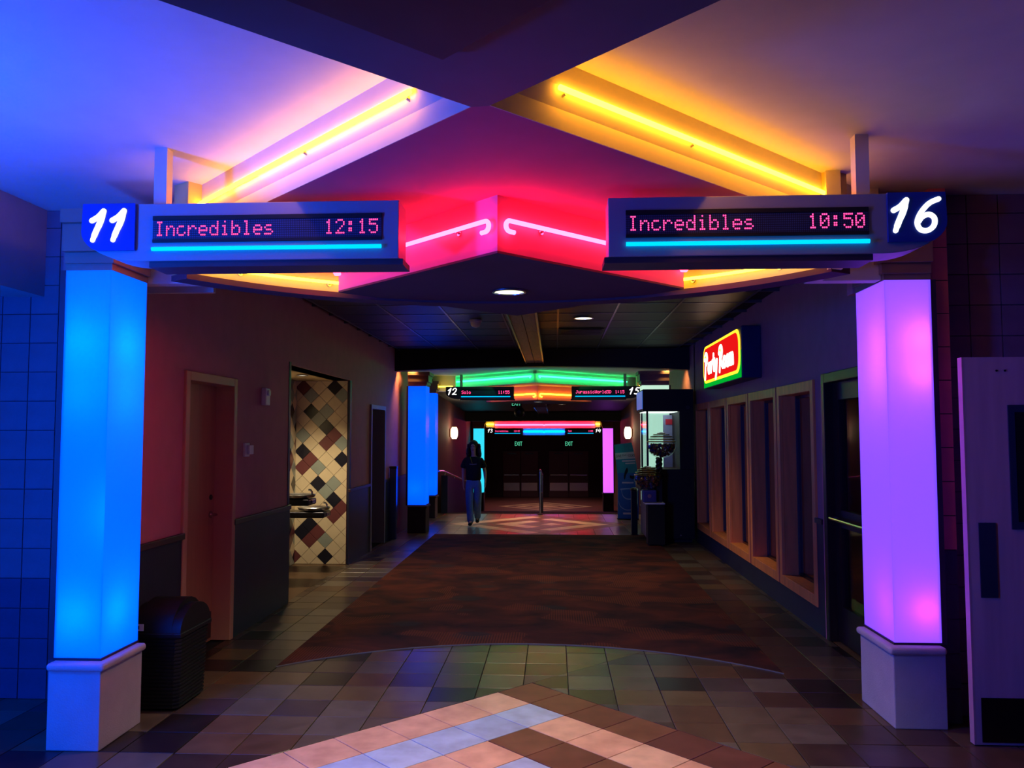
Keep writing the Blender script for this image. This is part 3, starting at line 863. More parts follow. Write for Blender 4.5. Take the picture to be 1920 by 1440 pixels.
blue_panel = diffuser('blue_backlit_acrylic', (.0, .07, 1.0), .48, (.02, .55, .9))
light_column('tall blue lit column on a grey pedestal beside the trash bin', -2.715, -2.455, 4.415, 4.815, .475, 2.595, 1, blue_panel,
             [(-2.62, 4.60, 2.2, .8, (.0, .5, 1)), (-2.62, 4.60, 1.9, .35, (.0, .5, 1)), (-2.60, 4.57, .70, .6, (.0, .5, 1))],
             M['pedestal'], M['capital'])
violet_panel = diffuser('violet_backlit_acrylic', (.15, .075, 1.0), .40, (.6, .3, .8))
light_column('tall violet lit column on a grey pedestal beside the glazed door', 1.965, 2.232, 4.965, 5.43, .475, 2.595, -1, violet_panel,
             [(2.18, 5.09, 2.25, .9, (1, .4, .5)), (2.18, 5.09, 2.05, .7, (1, .4, .5)), (2.15, 5.07, .66, .55, (1, .15, .4))],
             M['pedestal'], M['capital'], out=.03)
far_blue = diffuser('azure_backlit_acrylic', (.0, .07, 1.0), .46, (.02, .5, .8))
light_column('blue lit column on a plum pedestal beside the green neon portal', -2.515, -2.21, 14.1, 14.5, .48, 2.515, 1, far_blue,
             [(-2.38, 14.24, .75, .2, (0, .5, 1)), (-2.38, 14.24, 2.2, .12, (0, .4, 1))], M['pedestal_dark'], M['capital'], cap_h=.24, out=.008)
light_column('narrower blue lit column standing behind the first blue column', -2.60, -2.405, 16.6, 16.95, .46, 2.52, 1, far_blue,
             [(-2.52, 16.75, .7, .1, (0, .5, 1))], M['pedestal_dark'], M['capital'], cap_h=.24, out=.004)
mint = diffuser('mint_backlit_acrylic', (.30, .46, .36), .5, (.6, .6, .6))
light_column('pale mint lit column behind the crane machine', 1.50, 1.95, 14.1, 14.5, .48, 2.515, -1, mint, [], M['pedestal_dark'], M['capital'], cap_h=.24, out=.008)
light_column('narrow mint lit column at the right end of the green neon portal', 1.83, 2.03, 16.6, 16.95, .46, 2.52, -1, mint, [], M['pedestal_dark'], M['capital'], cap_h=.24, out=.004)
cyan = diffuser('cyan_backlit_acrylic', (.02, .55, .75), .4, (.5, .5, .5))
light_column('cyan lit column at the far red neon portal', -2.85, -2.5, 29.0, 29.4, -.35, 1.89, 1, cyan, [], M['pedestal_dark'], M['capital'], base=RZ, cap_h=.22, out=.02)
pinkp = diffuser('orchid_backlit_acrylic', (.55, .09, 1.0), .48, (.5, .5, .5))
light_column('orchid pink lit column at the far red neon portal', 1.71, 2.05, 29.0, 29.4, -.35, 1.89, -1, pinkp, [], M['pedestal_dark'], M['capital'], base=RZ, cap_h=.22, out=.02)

# ------------------------------------------------------------------ neon tubes
def neon(label, path, r, m, clips, normal, group=None, loc=None):
    t = thing('neon_tube', loc or path[len(path) // 2], label, 'neon light', group)
    MB().tube(path, r, 8).build('tube', M[m], t, smooth='all')
    for c in clips:
        c = Vector(c); nn = Vector(normal)
        mb = MB().tube([c + nn * (r * .9), c + nn * .05], .006, 6)
        mb.tube([c + nn * .045, c + nn * .055], .016, 8)
        mb.build('clip', M['steel'], t)
    return t

def along(P0, d, n, l, t, z): return (P0[0] + d[0] * l + n[0] * t, P0[1] + d[1] * l + n[1] * t, z)
for sd, P0, nm in ((-1, THL, 'left'), (1, THR, 'right')):
    d = (sd * q, q); nn = (sd * q, -q)
    pth = [along(P0, d, nn, l, .062, 3.040) for l in (.31, .9, 1.5, 2.1, 2.62)]
    lab = {'left': 'long straight amber neon tube along the ceiling edge on the side of the blue column',
           'right': 'long straight amber neon tube along the ceiling edge on the side of the violet column'}[nm]
    neon(lab, pth, .012, 'neon_yellow', [along(P0, d, nn, l, .056, 3.036) for l in (.36, 1.22)], (-nn[0], -nn[1], -.25))

def hooked(p0, p1, z, r=.028, n0=None):
    """straight tube with a small hook curling down and back at its first end"""
    a = Vector((p0[0], p0[1], z)); b = Vector((p1[0], p1[1], z)); t = (b - a).normalized()
    pts = []
    for i in range(9):
        an = -math.pi / 2 + math.pi * i / 8
        pts.append(a - t * (r * math.cos(an)) + Vector((0, 0, -r + r * math.sin(an))))
    pts = [pts[0] + t * .03] + pts
    return pts + [a + (b - a) * (k / 6) for k in range(1, 7)]

# red diamond canopy below the pale soffit
KC, KA = (-.285, 5.235), 1.11
K = [(KC[0], KC[1] - KA), (KC[0] + KA, KC[1]), (KC[0], KC[1] + KA), (KC[0] - KA, KC[1])]
can = thing('diamond_canopy', (KC[0], KC[1], 2.6), 'diamond shaped hanging canopy lit red by neon at the middle of the first portal', 'canopy')
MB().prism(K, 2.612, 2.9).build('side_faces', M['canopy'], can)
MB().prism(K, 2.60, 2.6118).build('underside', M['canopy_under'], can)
for sd, lab in ((-1, 'red neon tube on the canopy face turned to the blue column'), (1, 'red neon tube on the canopy face turned to the violet column')):
    d = (sd * q, q); nn = (sd * q, -q)
    p0 = (K[0][0] + d[0] * .055 + nn[0] * .035, K[0][1] + d[1] * .055 + nn[1] * .035)
    p1 = (K[0][0] + d[0] * 1.53 + nn[0] * .035, K[0][1] + d[1] * 1.53 + nn[1] * .035)
    pth = hooked(p0, p1, 2.768)
    e = Vector(pth[-1]); dv = Vector((d[0], d[1], 0)); nv = Vector((nn[0], nn[1], 0))
    pth += [e + dv * .025 + Vector((0, 0, -.01)), e + dv * .035 + Vector((0, 0, -.035)), e + dv * .015 + Vector((0, 0, -.055)), e - dv * .03 + Vector((0, 0, -.06))]
    neon(lab, pth, .0125, 'neon_red', [(p0[0] + d[0] * .25, p0[1] + d[1] * .25, 2.76), (p0[0] + d[0] * .8, p0[1] + d[1] * .8, 2.76)], (-nn[0] * .6, -nn[1] * .6, -.1))
downlight((KC[0], KC[1] - .01, 2.6), .098, 58, (1, .93, .60), 'round downlight in the underside of the red diamond canopy', 120, 'bulb_yellowgreen')

# lemon tubes on the bowed bulkhead
for sgn, lab in ((-1, 'lemon neon tube on the bowed bulkhead next to the blue column'), (1, 'lemon neon tube on the bowed bulkhead next to the violet column')):
    pth = [arc_pt(sgn * math.radians(a) + 0, AR - .05) + (2.672,) for a in (57, 53, 49, 45, 41, 37, 33, 30)]
    neon(lab, pth, .010, 'neon_lemon', [pth[2], pth[6]], (sgn * .6, .7, -.1))

# ------------------------------------------------------------------ showtime signs
F57 = {'I': '01110 00100 00100 00100 00100 00100 01110', 'n': '00000 00000 10110 11001 10001 10001 10001', 'c': '00000 00000 01110 10000 10000 10001 01110',
       'r': '00000 00000 10110 11001 10000 10000 10000', 'e': '00000 00000 01110 10001 11111 10000 01110', 'd': '00001 00001 01101 10011 10001 10001 01111',
       'i': '00100 00000 01100 00100 00100 00100 01110', 'b': '10000 10000 10110 11001 10001 10001 11110', 'l': '01100 00100 00100 00100 00100 00100 01110',
       's': '00000 00000 01110 10000 01110 00001 11110', '1': '00100 01100 00100 00100 00100 00100 01110', '2': '01110 10001 00001 00010 00100 01000 11111',
       ':': '00000 01100 01100 00000 01100 01100 00000', '5': '11111 10000 11110 00001 00001 10001 01110', '0': '01110 10001 10011 10101 11001 10001 01110',
       'S': '01111 10000 10000 01110 00001 00001 11110', 'o': '00000 00000 01110 10001 10001 10001 01110', 'J': '00111 00010 00010 00010 00010 10010 01100',
       'u': '00000 00000 10001 10001 10001 10011 01101', 'a': '00000 00000 01110 00001 01111 10001 01111', 'W': '10001 10001 10001 10101 10101 10101 01010',
       '3': '11111 00010 00100 00010 00001 10001 01110', 'D': '11100 10010 10001 10001 10001 10010 11100', 'T': '11111 00100 00100 00100 00100 00100 00100',
       'g': '00000 01111 10001 10001 01111 00001 01110', ' ': '00000 00000 00000 00000 00000 00000 00000', '4': '00010 00110 01010 10010 11111 00010 00010'}
DIG = {'1': [([(.02, .66), (.22, .78), (.40, .97)], .17), ([(.40, .97), (.30, .62), (.16, .3), (.06, .03)], [.17, .19, .18, .15])],
       '6': [([(.80, .99), (.52, .86), (.27, .58), (.15, .28), (.24, .06), (.46, .03), (.64, .18), (.66, .40), (.50, .52), (.30, .44), (.19, .30)], .155)],
       '2': [([(.14, .72), (.30, .93), (.54, .96), (.66, .80), (.54, .52), (.26, .22), (.06, .07), (.30, .09), (.62, .06)], .155)],
       '5': [([(.84, .95), (.44, .92), (.32, .60), (.52, .62), (.66, .48), (.60, .20), (.38, .05), (.10, .10)], .155)],
       '3': [([(.22, .86), (.48, .97), (.68, .84), (.56, .62), (.38, .55), (.60, .46), (.62, .20), (.40, .04), (.10, .10)], .15)],
       '4': [([(.46, .98), (.26, .66), (.08, .40), (.40, .40), (.74, .42)], .15), ([(.78, .78), (.66, .4), (.54, .02)], .16)]}

def smooth_pts(p, k=5):
    out = []
    n = len(p)
    for i in range(n - 1):
        a, b, c, d = p[max(i - 1, 0)], p[i], p[i + 1], p[min(i + 2, n - 1)]
        for s in range(k):
            t = s / k
            out.append(tuple(.5 * ((2 * b[j]) + (-a[j] + c[j]) * t + (2 * a[j] - 5 * b[j] + 4 * c[j] - d[j]) * t * t + (-a[j] + 3 * b[j] - 3 * c[j] + d[j]) * t ** 3) for j in (0, 1)))
    return out + [p[-1]]

def sign(label, xi, sgn, yf, zb, k, num, title, tm, ztop, panel='blue_panel', housing='grey_metal', bare=False):
    """sgn -1: the sign grows to -X from its inner end xi; k scales the whole sign"""
    W, Hh = 1.612 * k, .292 * k
    X = lambda u: xi + sgn * u * k
    Zz = lambda v: zb + v * k
    t = thing('showtime_sign', (xi + sgn * W / 2, yf + .1 * k, zb), label, 'sign', 'showtime signs of the portals')
    def outline(ins=0.0, u0=0.0):
        pts = [(u0 + ins, .292 - ins), (u0 + ins, ins)]
        for a in range(0, 91, 9):
            an = math.radians(a)
            pts.append((1.612 - .30 + (.30 - ins) * math.sin(an), .15 - (.15 - ins) * math.cos(an)))
        pts.append((1.612 - ins, .292 - ins))
        return pts
    MB().prism([(X(u), Zz(v)) for u, v in outline()], yf, yf + .2 * k, 'y').build('housing', M[housing], t, bevel=.004 * k)
    lipo = [(X(-.02), Zz(.0)), (X(1.27), Zz(.0)), (X(1.27), Zz(-.03)), (X(-.02), Zz(-.03))]
    MB().prism(lipo, yf + .012 * k, yf + .2 * k, 'y').build('bottom_lip', M['dark_lip'], t)
    u0, u1 = .085, 1.247
    B(min(X(u0), X(u1)), max(X(u0), X(u1)), yf - .006 * k, yf + .02, Zz(.092), Zz(.226)).build('display_screen', M['screen'], t)
    for (za, zc) in ((.205, .226), (.092, .108)):
        B(min(X(u0), X(u1)), max(X(u0), X(u1)), yf - .010 * k, yf, Zz(za), Zz(zc)).build('screen_border', M['black'], t)
    xl = min(X(u0), X(u1)); xr = max(X(u0), X(u1))
    px_, pz_ = .0093 * k, .0108 * k
    def put(txt, x, nm):
        dots = MB()
        for ch in txt:
            rows = F57[ch].split()
            for r in range(7):
                for c in range(5):
                    if rows[r][c] == '1':
                        cx, cz = x + (c + .5) * px_, Zz(.199) - (r + .5) * pz_
                        ring = [(cx + (.0043 if k > .95 else .0052) * k * math.cos(a * math.pi / 3), yf - .0075 * k, cz + (.0050 if k > .95 else .006) * k * math.sin(a * math.pi / 3)) for a in range(6)]
                        dots.add(ring, [(0, 1, 2, 3, 4, 5)])
            x += px_ * 6
        dots.build(nm, M['led'], t, kind='stuff')
    put(title, xl + .012 * k, 'led_title'); put(tm, xr - .008 * k - len(tm) * 6 * px_, 'led_time')
    yb = yf - .012 * k
    MB().tube([(xl, yb, Zz(.058)), (xr, yb, Zz(.058))], .0105 * k, 8).build('light_bar', M['bar'], t, smooth='all')
    p2 = [(X(u), Zz(v)) for u, v in outline(.0, 1.335) if True]
    pan_ = [(1.335, .292), (1.335, .052)] + [(u, max(v, .052)) for u, v in outline(.0)[2:-1] if u > 1.335 and v > .03] + [(1.607, .292)]
    MB().prism([(X(u), Zz(v)) for u, v in pan_], yf - .016 * k, yf + .01, 'y').build('number_panel', M[panel], t)
    hgt = .158 * k; nx0 = min(X(1.345), X(1.60)); wd = .26 * k
    adv = .105 * k if num[1] == '1' else (.088 * k)
    tot = .45 * hgt + adv
    x = nx0 + (wd - (adv + .62 * hgt)) / 2 + (.012 * k if sgn < 0 else -.024 * k)
    for ch in num:
        st = MB()
        for pts, wds in DIG[ch]:
            sp = smooth_pts(pts)
            ws = wds if not isinstance(wds, list) else [wds[min(int(i / max(1, len(sp) - 1) * (len(wds) - 1) + .5), len(wds) - 1)] for i in range(len(sp))]
            ws = [v * hgt for v in ws] if isinstance(ws, list) else ws * hgt
            st.ribbon([(x + u * hgt, v * hgt) for u, v in sp], ws, lambda a, b, c: (a, yf - .016 * k - c, Zz(.100) + b), .006 * k)
        x += adv
        st.build('numeral', M['numeral'], t)
    if ztop:
        cx = X(1.255)
        B(cx - .033 * k, cx + .033 * k, yf + .075 * k, yf + .14 * k, Zz(.292), ztop).build('hanger_post', M['fascia'], t)
    return t
sign('grey hanging showtime sign numbered 11 in front of the blue column, time 12:15', -.767, -1, 4.0, 2.553, 1.0, '11', 'Incredibles', '12:15', 3.16)
sign('grey hanging showtime sign numbered 16 in front of the violet column, time 10:50', .268, 1, 4.0, 2.547, 1.0, '16', 'Incredibles', '10:50', 3.16)

# ------------------------------------------------------------------ second portal (green and orange neon)
P2C = 2.88
c2 = B(-2.9, 2.6, 13.9, 17.7, P2C, P2C + .1).build('ceiling', M['ceiling'], origin=(-.3, 15.8, P2C), kind='structure')
V2 = (-.36, 15.45)
s2 = MB().prism([V2, (1.89, 17.7), (-2.61, 17.7)], 2.655, P2C).build('soffit', M['fascia'], kind='structure', label='pale soffit face lit by green neon')
for sd in (-1, 1):
    d = (sd * q, q); nn = (sd * q, -q)
    diag_board(V2, d, nn, 0, 2.7, 0, .04, 2.825, P2C).build('fascia_board', M['fascia'], s2)
    pth = [along(V2, d, nn, l, .05, 2.775) for l in (.06, .7, 1.4, 2.1, 2.6)]
    pth = [Vector(pth[0]) + Vector((d[0] * .03, d[1] * .03, -.03))] + pth
    neon('green neon tube slanting towards the %s' % ('blue lit columns' if sd < 0 else 'crane machine'), pth, .013, 'neon_green', [along(V2, d, nn, 1.0, .05, 2.77)], (-nn[0], -nn[1], 0))
K2C, K2A = (-.33, 17.55), 1.12
K2 = [(K2C[0], K2C[1] - K2A), (K2C[0] + K2A, K2C[1]), (K2C[0], K2C[1] + K2A), (K2C[0] - K2A, K2C[1])]
can2 = thing('diamond_canopy', (K2C[0], K2C[1], 2.36), 'diamond shaped hanging canopy lit orange between the signs numbered 12 and 15', 'canopy')
MB().prism(K2, 2.372, 2.655).build('side_faces', M['canopy'], can2)
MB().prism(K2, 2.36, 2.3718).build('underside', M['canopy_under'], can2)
for sd in (-1, 1):
    d = (sd * q, q); nn = (sd * q, -q)
    p0 = (K2[0][0] + d[0] * .06 + nn[0] * .035, K2[0][1] + d[1] * .06 + nn[1] * .035)
    p1 = (K2[0][0] + d[0] * 1.45 + nn[0] * .035, K2[0][1] + d[1] * 1.45 + nn[1] * .035)
    neon('orange neon tube on the canopy face turned to the %s' % ('blue lit columns' if sd < 0 else 'crane machine'), hooked(p0, p1, 2.49), .0135, 'neon_orange', [], (0, 0, 0))
downlight((K2C[0], K2C[1] - .55, 2.36), .10, 90, (1, .86, .6), 'round downlight in the underside of the orange diamond canopy', 120, 'bulb')
sign('dark hanging showtime sign numbered 12 with a one-word title, near blue columns', -.80, -1, 16.35, 2.385, .845, '12', 'Solo', '11:55', P2C, 'black_panel', 'dark_lip')
sign('dark hanging showtime sign numbered 15 with a long title, near the crane machine', .345, 1, 16.35, 2.385, .845, '15', 'JurassicWorld3D', '1:15', P2C, 'black_panel', 'dark_lip')
for sd, xa, lab in ((-1, -2.44, 'short lemon neon tube between the blue column and the sign numbered 12'), (1, 1.72, 'short lemon neon tube at the end of the sign numbered 15')):
    neon(lab, [(xa, 16.72, 2.655), (xa + .18, 16.66, 2.655), (xa + .38, 16.60, 2.655)], .013, 'neon_lemon', [], (0, 0, 0))
    B(xa - .05, xa + .42, 16.80, 16.9, 2.56, 2.88).build('bulkhead', M['fascia'], kind='structure')

# rear faces over the start of the ramp, sloped black ceiling beyond
arch_bulk(17.7, 17.85, -2.69, 2.0, 2.60, 2.62, 2.98, 'black bulkhead behind the green neon portal')
MB().add([(-2.8, 17.7, 2.66), (2.3, 17.7, 2.66), (2.3, 24.9, 2.34), (-2.8, 24.9, 2.34), (-2.8, 17.7, 2.8), (2.3, 17.7, 2.8), (2.3, 24.9, 2.5), (-2.8, 24.9, 2.5)],
         [(0, 1, 2, 3), (4, 7, 6, 5), (0, 4, 5, 1), (1, 5, 6, 2), (2, 6, 7, 3), (3, 7, 4, 0)]).build('ceiling', M['panel'], origin=(0, 21, 2.5), kind='structure')
arch_bulk(24.8, 25.0, -2.69, 1.99, 2.075, 2.09, 2.5, 'black bulkhead before the red neon portal')
B(-3.1, 2.5, 25.0, 35.6, 2.22, 2.4).build('ceiling', M['panel'], origin=(0, 30, 2.22), kind='structure')
b2 = thing('ceiling_beam', (-.33, 21.3, 2.35), 'short dark ceiling beam between the orange canopy and the far bulkhead', 'beam')
B(-.46, -.20, 18.8, 24.8, 2.30, 2.6).build('core', M['wall_far'], b2)
for xx in (-.475, -.189):
    B(xx, xx + .02, 18.8, 24.8, 2.292, 2.34).build('edge_rail', M['tbar'], b2)
downlight((.20, 21.5, 2.47), .095, 14, (1, .92, .7), 'round downlight in the dark ceiling above the ramp', 120, 'bulb')

# ramp hall walls
B(-2.9, -2.68, 17.7, 25.0, -1.2, 3.0).build('wall_left_ramp', M['wall_far'], origin=(-2.68, 21, 0), kind='structure')
B(1.98, 2.3, 17.7, 25.0, -1.2, 3.0).build('wall_right_ramp', M['wall_far'], origin=(1.98, 21, 0), kind='structure')
B(-3.3, -2.95, 25.0, 35.6, -1.2, 2.4).build('wall_left_lower', M['wall_far'], origin=(-2.95, 30, -1), kind='structure')
B(2.3, 2.6, 25.0, 35.6, -1.2, 2.4).build('wall_right_lower', M['wall_far'], origin=(2.3, 30, -1), kind='structure')
B(-3.3, -2.68, 24.95, 25.0, -1.2, 2.4).build('wall_left_return', M['wall_far'], origin=(-2.95, 25, -1), kind='structure')
B(1.98, 2.6, 24.95, 25.0, -1.2, 2.4).build('wall_right_return', M['wall_far'], origin=(2.3, 25, -1), kind='structure')

# ------------------------------------------------------------------ third portal (red and blue neon), at the foot of the ramp
p3 = thing('portal_header', (-.36, 29.3, 1.65), 'far portal header with a long red band and a blue middle box', 'header')
MB().prism([(-2.12, 29.22), (-.36, 29.10), (1.44, 29.22), (1.44, 29.6), (-2.12, 29.6)], 1.90, 2.15).build('red_band', M['fascia'], p3)
MB().prism([(-1.10, 29.06), (-.36, 28.96), (.37, 29.06), (.37, 29.5), (-1.10, 29.5)], 1.655, 1.898).build('blue_box', M['fascia'], p3)
B(-2.42, -2.13, 29.2, 29.6, 1.93, 2.14).build('amber_end', M['fascia'], p3)
B(1.45, 1.62, 29.2, 29.6, 1.93, 2.14).build('amber_end', M['fascia'], p3)
neon('long red neon tube across the far portal', [(-2.10, 29.14, 2.02), (-1.2, 29.09, 2.02), (-.40, 29.03, 2.02), (-.36, 29.03, 2.0), (-.32, 29.03, 2.02), (.5, 29.09, 2.02), (1.42, 29.14, 2.02)], .022, 'neon_red', [], (0, 0, 0))
neon('blue neon tube across the middle box of the far portal', [(-1.08, 28.98, 1.78), (-.40, 28.90, 1.78), (-.36, 28.9, 1.765), (-.32, 28.90, 1.78), (.36, 28.98, 1.78)], .026, 'neon_blue', [], (0, 0, 0))
neon('amber neon tube at the end of the far portal beside the cyan column', [(-2.40, 29.14, 2.04), (-2.26, 29.14, 2.04), (-2.13, 29.14, 2.04)], .022, 'neon_lemon', [], (0, 0, 0))
neon('amber neon tube at the end of the far portal beside the orchid pink column', [(1.45, 29.14, 2.04), (1.53, 29.14, 2.04), (1.61, 29.14, 2.04)], .022, 'neon_lemon', [], (0, 0, 0))
sign('small far showtime sign numbered 13 beside the cyan column', -1.13, -1, 28.9, 1.675, .77, '13', 'Incredibles', '12:45', None, 'black_panel', 'dark_lip')
sign('small far showtime sign numbered 14 beside the orchid pink column', .40, 1, 28.9, 1.675, .77, '14', 'Tag', '1:05', None, 'black_panel', 'dark_lip')

# end wall with two pairs of exit doors
B(-3.3, 2.6, 35.5, 35.7, -1.2, 2.4).build('wall_end', mat('dark_plum_end_wall', (60, 34, 44), .7), origin=(-.3, 35.5, -1), kind='structure')
M['exitdoor'] = mat('plum_exit_door', (96, 56, 66), .5, var=.06)
for k, (x0, x1) in enumerate(((-2.21, -1.46), (-1.45, -.70), (-.24, .60), (.61, 1.45))):
    dd = thing('door_%d' % (4 + k), ((x0 + x1) / 2, 35.46, RZ), kind='structure')
    lf_ = B(x0 + .01, x1 - .01, 35.43, 35.49, RZ + .01, .96).build('leaf', M['exitdoor'], dd)
    B(x0 + .06, x1 - .06, 35.36, 35.40, -.07, -.02).build('push_bar', M['steel'], lf_, bevel=.006)
    B(x0 + .04, x1 - .04, 35.425, 35.43, -.72, -.38).build('kick_plate', M['steel'], lf_)
    B((x0 + x1) / 2 - .18, (x0 + x1) / 2 + .18, 35.40, 35.43, .84, .88).build('closer', M['darksteel'], lf_)
for xx, lab in ((-1.54, 'small green exit sign above the left pair of far doors'), (.62, 'small green exit sign above the right pair of far doors')):
    t = thing('exit_sign', (xx, 35.44, 1.18), lab, 'exit sign')
    B(xx - .2, xx + .2, 35.41, 35.49, 1.15, 1.40).build('case', M['black'], t)
    text_part('letters', 'EXIT', .26, (xx, 35.405, 1.275), (math.pi / 2, 0, 0), M['exit'], t, .002, xs=.62)
t = thing('exit_sign', (-.92, 20, 2.33), 'small dim green exit sign hanging above the ramp', 'exit sign')
B(-1.05, -.79, 20.0, 20.05, 2.34, 2.51).build('case', M['black'], t)
B(-.93, -.91, 20.01, 20.04, 2.51, 2.58).build('stem', M['black'], t)
text_part('letters', 'EXIT', .15, (-.92, 19.995, 2.425), (math.pi / 2, 0, 0), M['exit'], t, .002, xs=.75)
t = thing('pendant_loudspeaker', (-.86, 20.3, 2.1), 'round black loudspeaker hanging below the ramp ceiling', 'loudspeaker')
MB().sphere((-.86, 20.3, 2.23), .135, 16, 10).build('globe', M['plastic_black'], t, smooth='all')
MB().tube([(-.86, 20.3, 2.35), (-.86, 20.3, 2.56)], .015, 8).build('stem', M['black'], t)
MB().lathe([(.05, 0), (.05, .01)], (-.86, 20.16, 2.23), 12, ax='y').build('grille', M['darksteel'], t)

# wall sconces of the ramp
for (xx, sd, lab) in ((-2.68, 1, 'glowing frosted wall sconce on the left wall of the ramp'), (1.98, -1, 'glowing frosted wall sconce on the right wall of the ramp')):
    t = thing('wall_sconce', (xx, 21.05, 1.56), lab, 'wall lamp')
    MB().lathe([(.055, 0), (.085, .06), (.095, .15), (.085, .24), (.06, .30)], (xx + sd * .12, 21.05, 1.57), 16).build('shade', M['sconce'], t, smooth='all')
    B(min(xx, xx + sd * .03), max(xx, xx + sd * .03), 20.98, 21.12, 1.62, 1.82).build('back_plate', M['brass'], t)
    MB().tube([(xx + sd * .03, 21.05, 1.72), (xx + sd * .12, 21.05, 1.60)], .012, 8).build('arm', M['brass'], t)
    point('lamp', (xx + sd * .32, 21.05, 1.85), 3.5, (1, .7, .4), .1, t)

# half wall and handrails of the ramp
hw = thing('ramp_half_wall', (-2.4, 19.5, 0), 'dark half wall with a sloping steel rail along the left of the ramp', 'half wall')
MB().prism([(17.75, -.05), (22.0, -.42), (22.0, .36), (17.75, .80)], -2.44, -2.30, 'x').build('panel', M['wain'], hw)
MB().tube([(-2.37, 16.9, .93), (-2.37, 17.6, .90), (-2.37, 22.0, .45), (-2.37, 22.3, .40)], .02, 8).build('rail', M['steel'], hw, smooth=True)
for yy, zz in ((17.8, .885), (19.5, .71), (21.6, .495)):
    MB().tube([(-2.37, yy, zz - .12), (-2.37, yy, zz)], .012, 6).build('bracket', M['steel'], hw)
cr_ = thing('centre_handrail', (-.30, 17.5, 0), 'steel handrail posts standing at the top of the ramp', 'handrail')
pr0 = [(-.30, 17.45, 0), (-.30, 17.45, .86), (-.30, 17.49, .92), (-.30, 17.6, .93)]
MB().tube([(-.30, 17.45, 0), (-.30, 17.45, .90)], .024, 10).build('post', M['steel'], cr_, smooth=True)
MB().tube([(-.30, 20.3, -.23), (-.30, 20.3, .69)], .024, 10).build('post', M['steel'], cr_, smooth=True)
MB().tube([(-.30, 17.40, .92), (-.30, 17.5, .925), (-.30, 20.3, .69), (-.30, 20.45, .68)], .022, 10).build('rail', M['steel'], cr_, smooth=True)
MB().tube([(-.30, 17.45, .48), (-.30, 20.3, .25)], .015, 8).build('rail', M['steel'], cr_, smooth=True)
MB().lathe([(.06, 0), (.06, .01), (.03, .02)], (-.30, 17.45, 0), 14).build('foot_plate', M['darksteel'], cr_)

# ------------------------------------------------------------------ hall ceiling fittings
downlight((.36, 10.0, HC), .11, 80, (1, .80, .48), 'round downlight in the black panel ceiling of the hall', 110, 'bulb')
downlight((-2.98, 9.6, 2.39), .06, 60, (1, .82, .5), 'small downlight in the ceiling of the drinking fountain alcove', 130, 'bulb')
for (yy, w_, lab) in ((1.95, 200, 'added out-of-view downlight in the brown soffit panel, for the lobby floor'),):
    downlight((-.4, yy, 2.875), .1, w_, (1, .90, .74), lab, 66, 'bulb', aim=(.05, .9, -1))  # added lamp above the frame, lights the lobby floor
t = thing('smoke_detector', (-.97, 10.13, HC), 'small white dome on the black panel ceiling', 'detector')
MB().lathe([(.078, 0), (.078, -.025), (.07, -.03)], (-.97, 10.13, HC), 20).build('base', M['plastic_white'], t)
MB().lathe([(.066, -.03), (.062, -.06), (.045, -.085), (.015, -.095)], (-.97, 10.13, HC), 20).build('dome', M['plastic_white'], t, smooth=True)
t = thing('air_vent', (.37, 11.3, HC), 'dark louvred air vent in the hall ceiling behind the downlight', 'vent')
B(.07, .67, 11.0, 11.6, HC - .012, HC - .0035).build('frame', M['black'], t)
for k in range(7):
    B(.10, .64, 11.05 + k * .075, 11.09 + k * .075, HC - .02, HC - .0125).build('slat', M['plastic_black'], t)

# ------------------------------------------------------------------ left wall fittings
t = thing('fire_alarm', (WX, 7.47, 2.0), 'white alarm box high on the wall beyond the service door', 'alarm')
B(WX, WX + .045, 7.41, 7.53, 1.95, 2.11).build('body', M['plastic_white'], t, bevel=.008)
B(WX + .045, WX + .062, 7.44, 7.50, 2.04, 2.09).build('strobe', M['plastic_white'], t, bevel=.005)
t = thing('thermostat', (WX, 7.06, 1.5), 'pale wall control box beside the service door', 'wall control')
B(WX, WX + .02, 6.99, 7.10, 1.49, 1.61).build('plate', M['plastic_white'], t, bevel=.004)
B(WX + .02, WX + .045, 7.03, 7.13, 1.51, 1.59).build('cover', M['plastic_white'], t, bevel=.005)
t = thing('wall_edge_post', (-2.6, 13.3, 0), 'slim post standing in for a blue-lit wall edge past the dark doorway', 'post')  # wall edge caught by blue light, built as a bluish post
B(-2.66, -2.55, 13.25, 13.36, 0, 1.13).build('shaft', M['blue_alu'], t, bevel=.006)
B(-2.665, -2.545, 13.245, 13.365, 1.13, 1.17).build('cap', M['darksteel'], t, bevel=.01)

# drinking fountains
def fountain(y, z, label):
    t = thing('drinking_fountain', (-3.38, y, z - .2), label, 'drinking fountain', 'drinking fountains in the tiled alcove')
    B(-3.388, -2.79, y - .16, y + .16, z - .105, z - .03).build('body', M['darksteel'], t, bevel=.02, seg=3)
    B(-3.388, -3.30, y - .14, y + .14, z - .30, z - .105).build('bracket', M['darksteel'], t, bevel=.01)
    MB().lathe([(.10, -.03), (.185, -.015), (.2, .012), (.192, .02), (.15, .0), (.05, -.012)], (-2.96, y, z), 28, 1.0, .85).build('basin', M['steel'], t, smooth=True)
    MB().tube([(-2.80, y, z), (-2.80, y, z + .045), (-2.815, y, z + .065), (-2.84, y, z + .07)], .012, 8).build('spout', M['steel'], t, smooth=True)
    B(-2.793, -2.775, y - .06, y + .06, z - .085, z - .045).build('push_bar', M['steel'], t, bevel=.005)
fountain(9.45, .975, 'higher steel drinking fountain in the tiled alcove')
fountain(10.08, .775, 'lower steel drinking fountain in the tiled alcove')

